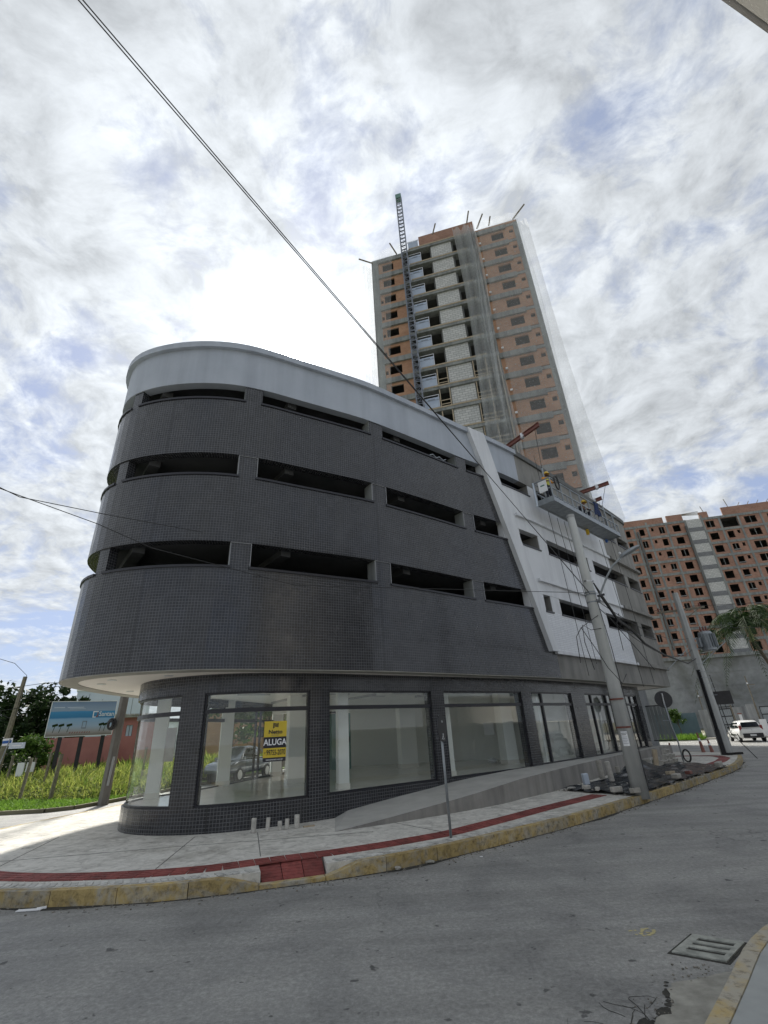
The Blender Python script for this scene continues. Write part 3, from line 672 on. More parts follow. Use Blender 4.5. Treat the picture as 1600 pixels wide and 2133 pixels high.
for a in (-.075, .05): drpart('drain_bar', a, a + .07, -.14, .17, 'drainc')
# yellow spray mark on the road
mb = MB()
for k, (x, y, l, a) in enumerate([(2.37, 6.40, .12, .2), (2.45, 6.36, .15, 1.0), (2.52, 6.43, .09, .3), (2.53, 6.30, .13, .8), (2.45, 6.26, .08, .2), (2.40, 6.31, .10, .35), (2.57, 6.36, .07, 1.0), (2.49, 6.33, .10, -.5)]):
    for q in range(7):
        t = random.uniform(-.5, .5) * l; r = random.uniform(.008, .020); c = Vector((x + t * math.cos(a), y + t * math.sin(a), .0022 + .0002 * (q % 5) + .00003 * k)); mb.face([c + Vector((r * random.uniform(.5, 1.5) * math.cos(w), r * random.uniform(.5, 1.5) * math.sin(w), 0)) for w in np.linspace(0, 5.4, 7)])
tag(put('paint_mark', mb, 'paintmark'), 'small yellow spray paint mark on asphalt near drain', 'paint mark')
# stones and litter by the kerb
def lump(name, c, r, mat, label, cat, group=None, sq=.6):
    m = MB(); n = 6; rings = []
    for j in range(4):
        ph = math.pi * (j + .5) / 4
        for k in range(n):
            a = 2 * math.pi * k / n + j * .4; rr = r * math.sin(ph) * random.uniform(.75, 1.2)
            m.v.append((c[0] + rr * math.cos(a), c[1] + rr * math.sin(a), c[2] + r * sq * (1 - math.cos(ph)) * .8 * random.uniform(.9, 1.1)))
    for j in range(3):
        for k in range(n): m.f.append((j * n + k, j * n + (k + 1) % n, (j + 1) * n + (k + 1) % n, (j + 1) * n + k)); m.uv.append(None); m.mi.append(0)
    m.f.append(tuple(range(n))[::-1]); m.f.append(tuple(range(3 * n, 4 * n))); m.uv += [None, None]; m.mi += [0, 0]
    return tag(put(name, m, mat), label, cat, group)
lump('stone', (*K.at(near_s(K, (-.1, 9.4)), .06), 0), .06, 'blockgrey', 'grey broken stone at the foot of the yellow kerb', 'stone')
lump('stone', (*K.at(near_s(K, (.45, 9.7)), .05), 0), .085, 'gutter', 'flat grey stone wedged against the yellow kerb', 'stone', sq=.35)
lump('litter', (1.35, 9.9, 0), .03, 'signwhite', 'tiny pale scrap of litter on asphalt near the kerb', 'litter', sq=.3)
mb = MB(); mb.box((-5.35, 8.28, .012), (.34, .07, .012), .05); mb.box((-5.2, 8.31, .02), (.12, .05, .02), .5)
tag(put('litter', mb, 'signwhite'), 'white flattened litter strip in the gutter at lower left', 'litter')

# ------------------------------------------------------------------ left: side street edge, grass lot
edge = [(-60, 14.0), (-30, 18.6), (-20, 20.2), (-15.1, 20.42), (-13.4, 20.4), (-12.65, 20.9), (-12.15, 22.6), (-11.6, 26), (-10.6, 31), (-9.4, 37), (-8, 45), (-7, 54)]
def lotz(x, y):
    # gentle rise away from the street corner
    d = max(0.0, min((y - 20.3 - .16 * max(0, -15 - x) * -1) * 1.0, (-11.6 - x + (y - 26) * .18))); return .10 + min(.55, .035 * d)
xs = np.arange(-75, -5, 1.4); ys = np.arange(12, 66, 1.4); EP = np.array(edge)
def inlot(x, y):
    ye = np.interp(x, EP[:7, 0], EP[:7, 1]) if x < -12.15 else None
    xe = np.interp(y, EP[6:, 1], EP[6:, 0]) if y > 22.6 else -12.15
    if x < -12.15: return y > ye
    return y > 22.6 and x < xe
mb = MB(); mb.slab(edge + [(-7, 70), (-60, 70)], -.02, .095)
lot = tag(put('lot', mb, 'turf'), kind='structure')
def blades(name, n, region, hfun, wid, mat, label, lean=.35):
    V = []; F = []; k = 0
    while k < n:
        x, y = region()
        if not inlot(x, y): continue
        h, z = hfun(x, y)
        if h <= 0: continue
        a = random.uniform(0, math.pi); dx, dy = math.cos(a) * wid, math.sin(a) * wid
        lx, ly = random.gauss(0, lean) * h, random.gauss(0, lean) * h; i = len(V)
        V += [(x - dx, y - dy, z), (x + dx, y + dy, z), (x + dx * .7 + lx * .4, y + dy * .7 + ly * .4, z + h * .6), (x - dx * .7 + lx * .4, y - dy * .7 + ly * .4, z + h * .6), (x + lx, y + ly, z + h)]
        F += [(i, i + 1, i + 2, i + 3), (i + 3, i + 2, i + 4)]; k += 1
    me = bpy.data.meshes.new(name); me.from_pydata(V, [], F); me.materials.append(M[mat])
    o = bpy.data.objects.new(name, me); COL.objects.link(o); return tag(o, label, 'grass', kind='stuff')
def front(x): return float(np.interp(x, [-40, -24, -17.6, -15.6, -13.2, -11.9], [22.5, 24.4, 24.6, 23.7, 23.2, 24.6]))
def tall(x, y):
    f = y - front(x)
    if f < 0: return 0, 0
    return random.uniform(.35, .85) * min(1, .5 + f * .12) * random.choice((.6, 1, 1, 1.25)) * (.8 + .3 * math.sin(x * 1.3) * math.sin(y * .9 + x)), .09 + min(.55, f * .045)
blades('tall_grass', 9000, lambda: (random.uniform(-24, -9), random.uniform(22, 34)), tall, .030, 'grass', 'tall yellow green grass filling the vacant lot behind the posts', .55)
blades('tall_grass', 7000, lambda: (random.uniform(-36, -9), random.uniform(30, 48)), tall, .06, 'grass', 'tall yellow green grass farther back in the vacant lot').name = 'far_grass'
def short(x, y):
    f = y - front(x); return (random.uniform(.06, .16), .09) if f < .4 else (0, 0)
blades('short_grass', 9000, lambda: (random.uniform(-24, -10.5), random.uniform(19.5, 25.5)), short, .022, 'shortgrass', 'short bright green grass verge beside the side street', .6)
# rising ground under the tall grass
mb = MB()
for i in range(len(xs) - 1):
    for j in range(len(ys) - 1):
        x0, x1, y0, y1 = xs[i], xs[i + 1], ys[j], ys[j + 1]
        if not (inlot(x0, y0) and inlot(x1, y0) and inlot(x1, y1) and inlot(x0, y1)): continue
        zz = lambda x, y: .10 + min(.55, max(0, y - front(x)) * .045)
        mb.quad((x0, y0, zz(x0, y0)), (x1, y0, zz(x1, y0)), (x1, y1, zz(x1, y1)), (x0, y1, zz(x0, y1)))
put('lot_rise', mb, 'turf', lot)
mb = MB()
def lq(c, r, n, size):
    for _ in range(n):
        p = Vector(c) + Vector((random.gauss(0, r), random.gauss(0, r), abs(random.gauss(0, r * .8)))); u = Vector((random.gauss(0, 1), random.gauss(0, 1), random.gauss(.4, .7))).normalized(); v = u.orthogonal().normalized(); s_ = size * random.uniform(.5, 1.4)
        mb.face([p - u * s_, p - v * s_ * .35, p + u * s_, p + v * s_ * .35])
for k in range(150):
    x = random.uniform(-24, -11.5); y = front(x) + random.uniform(-.1, 2.2); lq((x, y, .12), random.uniform(.12, .32), 26, .07)
tag(put('weeds', mb, leafmat('weed_leaf', (0.035, 0.06, 0.015), (0.15, 0.17, 0.05), .35)), 'tangled darker weeds at the front of the tall grass', 'weeds', kind='stuff')
# low earth kerb where the lot meets the side street
mb = MB()
for a, b in zip(edge[2:-3], edge[3:-2]): mb.bar((*a, .05), (*b, .05), .22, .16)
put('earth_kerb', mb, 'earth', lot)
# pale pavement across the street on the right
mb = MB(); mb.slab([(19, 58), (27.5, 51.5), (33, 47.2), (48, 37), (70, 22), (80, 40), (60, 62), (24, 66)], 0, .12)
tag(put('pavement_far', mb, 'lightpave'), kind='structure')

# ------------------------------------------------------------------ the corner building
bld = empty('commercial_building', 'curved four storey corner building clad in dark tiles with white top band', 'building', loc=(-3, 15, 0))
BP = lambda nm, mb, mat, smooth=False: part(nm, mb, mat, bld, smooth)
S_ = 3.62; ROW = [(6.2, 6.9), (8.95, 9.65), (11.65, 12.22)]; TOP = 13.85
def fin(z): return 21.2 - .3245 * (z - 4.6)
CON = 30.1; END = 35.0
SF = -1.2    # where the visible front starts round the nose (s), everything beyond is the back
BACK0, BACK1 = END, U.L + SF
TH = .28
def split_band(z0, z1, mat_dark='tile'):
    # dark tiles up to the slanting edge, as one band with a slanting end
    mb = MB(); n = 70; s1a, s1b = fin(z0), fin(z1)
    S0 = SF
    prev = None
    nn = int((min(s1a, s1b) - S0) / .3); base = min(s1a, s1b)
    band(U, S0, base, z0, z1, 0, TH, .3, mb)
    # wedge under the slant
    a = U.at(base); st = 8
    for k in range(st):
        p, q = base + (s1a - base) * k / st, base + (s1a - base) * (k + 1) / st
        zt = lambda s: min(z1, 4.6 + (21.2 - s) / .3245)
        A, B = U.at(p), U.at(q)
        mb.quad((*A, z0), (*B, z0), (*B, max(z0, zt(q))), (*A, max(z0, zt(p))), [(p, z0), (q, z0), (q, zt(q)), (p, zt(p))])
    return mb
lv = [(S_, ROW[0][0]), (ROW[0][1], ROW[1][0]), (ROW[1][1], ROW[2][0])]
for i, (z0, z1) in enumerate(lv):
    if i == 0:
        BP('tile_band', band(U, SF, 21.75, z0, 4.57, 0, TH), 'tile')
        BP('tile_band', split_band(4.572, z1), 'tile')
    else: BP('tile_band', split_band(z0, z1), 'tile')
# white crown band over the dark part
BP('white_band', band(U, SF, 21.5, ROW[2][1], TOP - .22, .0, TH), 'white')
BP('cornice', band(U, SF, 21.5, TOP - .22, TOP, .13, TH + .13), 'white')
BP('parapet_cap', band(U, SF, 21.5, TOP, TOP + .05, .06, TH), 'darkconcrete')
# pillars between the openings of the dark part
pill = [(-1.0, -.5), (1.9, 2.4), (4.98, 5.36), (8.68, 9.22), (13.06, 13.63), (17.4, 17.96)]
for (z0, z1) in ROW:
    for a, b in pill:
        BP('pillar', band(U, a, b, z0 - .002, z1 + .002, -.035, TH), 'tile')
        # bright metal corner trims
        if a > 5 and z1 < 12:
            for q in (a, b): BP('edge_trim', band(U, q - .007, q + .007, z0, z1, -.015, .03), 'trim')
            BP('edge_trim', band(U, a - .007, b + .007, z1 - .016, z1, -.012, .03), 'trim')
    # sloping metal sill lip under each opening
    ops = [(2.4, 4.98), (5.36, 8.68), (9.22, 13.06), (13.63, 17.4), (17.96, fin(z0) - .02)]
    for a, b in ops: BP('sill', band(U, a - .04, b + .04, z0 - .045, z0 + .02, .035, .2), 'frame')
    # a deep white reveal at the right hand end of each opening
    for a, b in ops[:4]: BP('reveal', band(U, b - .02, b, z0 + .02, z1, -.05, .42), 'slab')
# the white slanting fin
mb = MB(); zz = [4.57, 5.5, 6.5, 7.5, 8.5, 9.5, 10.5, 11.5, 12.5, 13.2, TOP - .02]
def fw_(z): return .42 + .06 * (z - 4.57)
for a, b in zip(zz[:-1], zz[1:]):
    P = []
    for z in (a, b):
        l, r = fin(z), fin(z) + fw_(z)
        P.append([(*U.at(l, .001), z), (*U.at(l, .20), z), (*U.at(r, .20), z), (*U.at(r, .001), z)])
    for k in range(3): mb.quad(P[0][k], P[0][k + 1], P[1][k + 1], P[1][k], [(0, a), (1, a), (1, b), (0, b)])
mb.face([(*U.at(fin(4.57), .001), 4.57), (*U.at(fin(4.57) + fw_(4.57), .001), 4.57), (*U.at(fin(4.57) + fw_(4.57), .2), 4.57), (*U.at(fin(4.57), .2), 4.57)])
BP('slanting_fin', mb, 'panelwhite')
# white / raw concrete right hand part
LEDGE = [4.57, 7.5, 10.3]
def wside(z0, z1, s1, mat, nm):
    # from the fin to s1
    mb = MB(); st = 8; l0 = max(fin(z0), fin(z1)) + .05
    band(U, l0, s1, z0, z1, 0, TH, .5, mb)
    for k in range(st):
        p, q = fin(z1) + (l0 - fin(z1)) * k / st, fin(z1) + (l0 - fin(z1)) * (k + 1) / st
        zb = lambda s: max(z0, min(z1, 4.6 + (21.2 - s) / .3245))
        A, B = U.at(p), U.at(q)
        mb.quad((*A, zb(p)), (*B, zb(q)), (*B, z1), (*A, z1), [(p, zb(p)), (q, zb(q)), (q, z1), (p, z1)])
    BP(nm, mb, mat)
for i, (z0, z1) in enumerate([(4.57, ROW[0][0]), (ROW[0][1], ROW[1][0]), (ROW[1][1], ROW[2][0])]):
    wside(z0, z1, CON, 'whitetile' if i == 0 else 'panelwhite', 'white_panel')
    BP('concrete_panel', band(U, CON, END, z0, z1, 0, TH), 'concrete')
BP('concrete_panel', band(U, 21.75, END, S_, 4.57, 0, TH), 'concrete')
BP('concrete_panel', band(U, 21.5, END, ROW[2][1], TOP - .25, 0, TH), 'concrete')
BP('concrete_coping', band(U, 21.5, END, TOP - .25, TOP, .10, TH + .1), 'darkconcrete')
for (a, b, z) in [(21.2, CON, LEDGE[0]), (21.0, CON, LEDGE[1]), (20.2, CON, LEDGE[2])]: BP('ledge', band(U, a + .45, b, z - .07, z + .05, .12, .13), 'panelwhite')
for z in LEDGE: BP('ledge', band(U, CON, END, z - .10, z + .06, .20, .22), 'concrete')
wp = [(22.2, 22.95), (27.15, 27.75), (32.0, 32.55), (34.4, 35.0)]
for r, (z0, z1) in enumerate(ROW):
    for a, b in wp: BP('pillar', band(U, a, b, z0 - .002, z1 + .002, -.01, TH), 'panelwhite' if b < CON else 'concrete')
    a0 = fin(z0) + .62
    BP('pillar', band(U, fin(z1) + .1, a0 + .35, z0 - .002, z1 + .002, -.012, TH), 'panelwhite')
    ops = [(a0 + .35, 22.2), (22.95, 27.15), (27.75, 32.0), (32.55, 34.4)]
    for a, b in ops:
        if b - a < .2: continue
        BP('sill', band(U, a - .03, b + .03, z0 - .04, z0 + .015, .04, .2), 'frame')
        BP('reveal', band(U, b - .02, b, z0 + .015, z1, -.03, .75), 'concrete')
# back of the building, plain bands
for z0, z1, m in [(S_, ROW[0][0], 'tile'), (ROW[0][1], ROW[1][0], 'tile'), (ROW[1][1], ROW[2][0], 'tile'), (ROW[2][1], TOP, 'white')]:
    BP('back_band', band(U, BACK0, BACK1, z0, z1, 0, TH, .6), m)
for z0, z1 in ROW:
    BP('back_light_block', band(U, BACK0 + .2, BACK1 - .2, z0 - .05, z1 + .05, -.30, .06, .6), 'inside')  # fill added to shut the back openings, which showed as bright slots
    q = BACK0 + 2
    while q < BACK1 - 1: BP('back_pillar', band(U, q, q + .6, z0, z1, -.03, TH), 'tile'); q += 4.4
# floor slabs, roof, soffit
inner = U.poly(-.30, .6)
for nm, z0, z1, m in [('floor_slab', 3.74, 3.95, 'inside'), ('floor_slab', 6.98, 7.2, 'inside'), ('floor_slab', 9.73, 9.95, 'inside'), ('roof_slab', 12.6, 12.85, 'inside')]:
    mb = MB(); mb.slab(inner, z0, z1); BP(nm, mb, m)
for z0, z1 in ROW:       # ceiling beams seen through the openings
    for k in range(7):
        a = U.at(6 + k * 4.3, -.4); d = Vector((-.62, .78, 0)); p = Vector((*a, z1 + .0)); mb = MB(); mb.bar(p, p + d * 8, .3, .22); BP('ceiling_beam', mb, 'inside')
    for k in range(6):
        a = U.at(7.5 + k * 4.4, -5.5); mb = MB(); mb.box((a[0], a[1], z1 - 1.4), (.5, .5, 2.8)); BP('inner_column', mb, 'darkconcrete')
BP('soffit_rim', band(U, SF, BACK1, S_ - .02, S_ - .001, -.002, .42, .4), 'rim')
mb = MB(); mb.slab(U.poly(-.40, .5), S_ - .005, S_ + .06); BP('soffit', mb, 'soffit')
lamp_me = MB(); lamp_me.disc((0, 0, 0), (0, 0, 1), .11, .012, 16); lamp_me = lamp_me.mesh('downlight'); lamp_me.materials.append(M['alu'])
for q in (5.2, 7.2, 9.3, 11.4, 13.6, 16.0, 18.5, 21.0, 3.5, 1.0):
    p = U.at(q, -.95); o = put('downlight', lamp_me, None, bld); o.location = Vector((p[0], p[1], S_ - .012)) - bld.location
mb = MB()          # a crumpled scrap lying on a sill
for k in range(5): mb.bar((*U.at(15.9 + k * .18, -.03), 11.72 + .10 * (k % 2)), (*U.at(16.08 + k * .18, -.03), 11.72 + .10 * ((k + 1) % 2)), .03, .03)
tag(put('scrap_strip', mb, 'galv'), 'crumpled pale strip lying on the top floor sill left of the fin', 'scrap')
# ---- ground floor
Z0, Z1, ZT, ZH = .12, .70, 2.74, 3.17
gl_end = 29.4
gback0, gback1 = 29.9, G.L - 3.0
BP('tile_wall', band(G, -3.5, 18.2, Z0, Z1, 0, .2), 'tile')
BP('tile_wall', band(G, 18.2, gl_end + .5, Z0, .70, 0, .2), 'tile')
BP('tile_wall', band(G, -3.5, gl_end + .5, ZH, S_ + .02, 0, .2), 'tile')
for a, b in [(5.65, 6.27), (8.97, 9.52), (13.19, 13.73), (17.6, 18.22), (21.38, 22.6), (26.2, 27.4), (29.1, 29.9)]:
    BP('pillar', band(G, a, b, .70, ZH + .001, -.004, .34), 'tile')
def window(s0, s1, zb, mull=(), nm='window', door=None):
    w = bpy.data.objects.new(nm, None); COL.objects.link(w); w.parent = bld; w.location = (0, 0, 0)
    q = lambda n_, mb, m: part(n_, mb, m, w)
    f = .045
    q('frame', band(G, s0, s1, ZH - f, ZH, -.05, .08), 'frame'); q('frame', band(G, s0, s1, zb, zb + f, -.05, .08), 'frame')
    q('frame', band(G, s0, s0 + f, zb + f, ZH - f, -.05, .08), 'frame'); q('frame', band(G, s1 - f, s1, zb + f, ZH - f, -.05, .08), 'frame')
    q('transom', band(G, s0 + f, s1 - f, ZT - .05, ZT + .05, -.045, .09), 'frame')
    for m_ in mull: q('mullion', band(G, m_ - .045, m_ + .045, zb + f, ZH - f, -.04, .10), 'frame')
    cuts = [s0 + f] + list(mull) + [s1 - f]
    for a, b in zip(cuts[:-1], cuts[1:]):
        q('pane', band(G, a + .01, b - .01, zb + f, ZT - .05, -.085, .012), 'glass'); q('pane', band(G, a + .01, b - .01, ZT + .05, ZH - f, -.085, .012), 'glass')
    for dq in (door or ()):
        mb = MB(); A, B = G.at(dq, .03), G.at(dq, -.06)
        mb.tube([(*B, 1.25), (*A, 1.25), (*A, 2.05), (*B, 2.05)], .014, 6); q('door_handle', mb, 'black')
    return w
window(-3.3, 5.65, Z1, (-1.2, 1.8), 'curved_window')
w1 = window(6.27, 8.97, Z1, (), 'shop_window'); window(9.52, 13.19, Z1, (), 'shop_window'); window(13.73, 17.6, Z1, (), 'shop_window')
window(18.22, 21.38, .745, (18.98,), 'shop_door', (18.86,)); window(22.6, 26.2, .745, (23.3, 24.95), 'shop_door', (24.0, 24.3)); window(27.4, 29.1, .745, (28.3,), 'shop_door', (27.75, 27.95))
# the glazed back wall and solid rear wall
b0 = G.L - 3.5 - 0.0
BP('back_wall', band(G, gl_end + .5, G.L - 13.5, Z0, S_, 0, .2, .6), 'intwall')
BP('back_sill', band(G, G.L - 13.5, G.L - 3.5, Z0, .74, 0, .2), 'tile'); BP('back_head', band(G, G.L - 13.5, G.L - 3.5, ZH, S_, 0, .2), 'tile')
for a, b, mu in [(G.L - 13.4, G.L - 11.2, (G.L - 12.2,)), (G.L - 10.7, G.L - 7.6, (G.L - 9.1,)), (G.L - 7.1, G.L - 3.6, (G.L - 5.4,))]: window(a, b, .74, mu, 'back_window')
for a in (G.L - 11.2, G.L - 7.6): BP('back_column', band(G, a, a + .5, .74, ZH, -.01, .4), 'intwall')
gi = G.poly(-.2, .5)
mb = MB(); mb.slab(gi, .3, .722); BP('shop_floor', mb, 'intfloor')
mb = MB(); mb.slab(gi, 3.40, 3.48); BP('shop_ceiling', mb, 'intwall')
def ibox(nm, c, d, rot=0, mat='intwall'):
    mb = MB(); mb.box(c, d, rot); BP(nm, mb, mat)
for (x, y, w_, d_) in [(-6.95, 15.05, .36, .36), (-6.05, 18.25, .42, .5), (-5.05, 21.7, .42, .5), (-3.45, 17.75, .62, .8), (.42, 22.1, .7, .5), (4.4, 20.9, .5, .5), (-1.55, 14.7, .30, .30), (1.6, 16.9, .3, .3), (8.6, 24.2, .5, .5)]:
    ibox('shop_column', (x, y, 2.06), (w_, d_, 2.68), .35)
    ibox('skirting', (x, y, .79), (w_ + .03, d_ + .03, .14), .35, 'intfloor')
# partition wall behind the second and third windows
mb = MB(); mb.bar((-2.6, 25.4, 2.06), (3.0, 24.7, 2.06), .15, 2.68); BP('partition', mb, 'intwall')
mb = MB(); mb.bar((3.0, 24.7, 2.06), (6.6, 23.2, 2.06), .15, 2.68); BP('partition', mb, 'intwall')
mb = MB(); mb.bar((6.6, 23.2, 2.06), (5.6, 20.2, 2.06), .12, 2.68); BP('partition', mb, 'intwall')
mb = MB(); mb.bar((6.6, 23.2, 2.06), (11.0, 27.6, 2.06), .12, 2.68); BP('partition', mb, 'intwall')
ibox('ceiling_drop', (-.5, 21.0, 3.2), (9, .5, .45), .1)
ibox('green_door', (-2.55, 23.3, 1.85), (.95, .08, 2.25), -.05, 'green')
ibox('door_notice', (-2.35, 23.24, 2.1), (.22, .01, .3), -.05, 'signwhite'); ibox('door_lock', (-2.14, 23.22, 1.9), (.06, .05, .22), -.05, 'black')
ibox('wall_plate', (4.3, 24.02, 2.0), (.48, .03, .52), -.40, 'alu'); ibox('wall_plate', (5.15, 23.65, 2.05), (.44, .03, .58), -.40, 'carglass')
ibox('wall_plate', (6.35, 22.85, 2.9), (.06, .06, .14), 0, 'black'); ibox('wall_plate', (6.2, 22.4, 1.95), (.06, .10, .16), 0, 'black')
lump('rag_bundle', (3.9, 21.9, .722), .22, 'signwhite', 'pale rag bundle on the shop floor behind the third window', 'bundle', sq=.5)
for k in range(9):
    x, y = -4.6 + 1.25 * k, 16.2 + .78 * k + (1.2 if k % 2 else 0); ibox('ceiling_lamp', (x, y, 3.385), (1.1, .14, .03), .6, 'alu')
for k in range(5): ibox('ceiling_rail', (-4.0 + 2.4 * k, 18.6 + 1.2 * k, 3.36), (.06, 3.2, .08), .6, 'trim')
# ---- for rent sign in the first shop window
rs = empty('rent_sign', 'yellow and black for rent sign reading ALUGA inside shop window', 'sign', loc=(*G.at(8.08, -.12), 1.54))
t, nn = G.frame(8.08); o3 = Vector((*G.at(8.08, -.045), 0)); upv = Vector((0, 0, 1))
def smat(z, off=.0): 
    m = Matrix((t, upv, nn)).transposed().to_4x4(); m.translation = o3 + Vector((0, 0, z)) + nn * off; return m
def splate(nm, z0, z1, mat):
    m = MB(); m.bar(o3 - t * .285 + Vector((0, 0, (z0 + z1) / 2)), o3 + t * .285 + Vector((0, 0, (z0 + z1) / 2)), .012, z1 - z0); part(nm, m, mat, rs)
splate('sign_panel', 2.09, 2.45, 'yellow'); splate('sign_panel', 1.84, 2.09, 'signblack'); splate('sign_panel', 1.63, 1.84, 'yellow'); splate('sign_panel', 1.54, 1.63, 'signblack')
for body, size, z, mat, bold, sx in [('Netto', .125, 2.20, 'signblack', .004, 1.15), ('IMÓVEIS', .038, 2.125, 'wood', 0, 1.4), ('ALUGA', .195, 1.965, 'signwhite', .004, .90), ('99755-2070', .165, 1.735, 'signblack', .003, .60), ('nettoimoveis.com.br', .055, 1.585, 'signwhite', 0, .92)]:
    part('lettering', text_mesh(body, size, smat(z, .009) @ Matrix.Translation((.03 if body[0] == '9' else 0, 0, 0)), .001, bold, sx), mat, rs)
part('lettering', text_mesh('47', .06, smat(1.735, .009) @ Matrix.Translation((-.245, 0, 0)), .001, 0, .8), 'signblack', rs)
mb = MB()          # the N shaped emblem: two bars and a broad folded diagonal
def em(pts): mb.face([smat(2.345, .010) @ Vector((x, y, 0)) for x, y in pts])
for dy in (0, .028, .056): em([(-.07, .068 - dy), (-.07, .048 - dy), (.07, -.012 - dy + .028), (.07, .008 - dy + .028)][::-1])
em([(-.07, -.07), (-.07, -.01), (-.02, -.035)]); em([(.07, .07), (.07, .01), (.02, .035)])
part('emblem', mb, 'signblack', rs)
# paper sheet in the nose window
mb = MB(); mb.bar((*G.at(5.2, -.12), 2.05), (*G.at(5.52, -.12), 2.05), .01, .75)
tag(put('paper_sheet', mb, 'roofold'), 'grey paper sheet taped inside the curved nose window', 'sheet')

# ------------------------------------------------------------------ unfinished tower behind
class Face:
    # a flat facade: a runs along it, d goes into the building, z is up
    def __init__(s, o, t): s.o = Vector((*o, 0)); s.t = Vector((*t, 0)).normalized(); s.i = Vector((-s.t.y, s.t.x, 0))
    def p(s, a, d, z): q = s.o + s.t * a + s.i * d; return (q.x, q.y, z)
    def box(s, mb, a0, a1, d0, d1, z0, z1):
        p = s.p
        mb.quad(p(a0, d0, z0), p(a1, d0, z0), p(a1, d0, z1), p(a0, d0, z1), [(a0, z0), (a1, z0), (a1, z1), (a0, z1)])
        mb.quad(p(a1, d1, z0), p(a0, d1, z0), p(a0, d1, z1), p(a1, d1, z1), [(a1, z0), (a0, z0), (a0, z1), (a1, z1)])
        mb.quad(p(a0, d1, z0), p(a0, d0, z0), p(a0, d0, z1), p(a0, d1, z1), [(d1, z0), (d0, z0), (d0, z1), (d1, z1)])
        mb.quad(p(a1, d0, z0), p(a1, d1, z0), p(a1, d1, z1), p(a1, d0, z1), [(d0, z0), (d1, z0), (d1, z1), (d0, z1)])
        mb.quad(p(a0, d0, z1), p(a1, d0, z1), p(a1, d1, z1), p(a0, d1, z1), [(a0, d0), (a1, d0), (a1, d1), (a0, d1)])
        mb.quad(p(a0, d1, z0), p(a1, d1, z0), p(a1, d0, z0), p(a0, d0, z0), [(a0, d1), (a1, d1), (a1, d0), (a0, d0)])
        return mb
    def wall(s, a0, a1, z0, z1, holes, d0=0.0, th=.18):
        # wall with rectangular holes (a0, a1, z0, z1), sorted by a
        mb = MB(); x = a0
        for h in sorted(holes):
            if h[0] > x: s.box(mb, x, h[0], d0, d0 + th, z0, z1)
            if h[2] > z0: s.box(mb, h[0], h[1], d0, d0 + th, z0, h[2])
            if h[3] < z1: s.box(mb, h[0], h[1], d0, d0 + th, h[3], z1)
            x = h[1]
        if x < a1: s.box(mb, x, a1, d0, d0 + th, z0, z1)
        return mb
T = Face((2.97, 41.18), (.9703, -.2422))
tw = empty('apartment_tower', 'tall unfinished brick and concrete apartment tower wrapped in netting', 'building', loc=T.p(6.6, 5, 0))
TP = lambda nm, mb, m: part(nm, mb, m, tw)
NF = 16; H = 2.9; ZR = 59.0
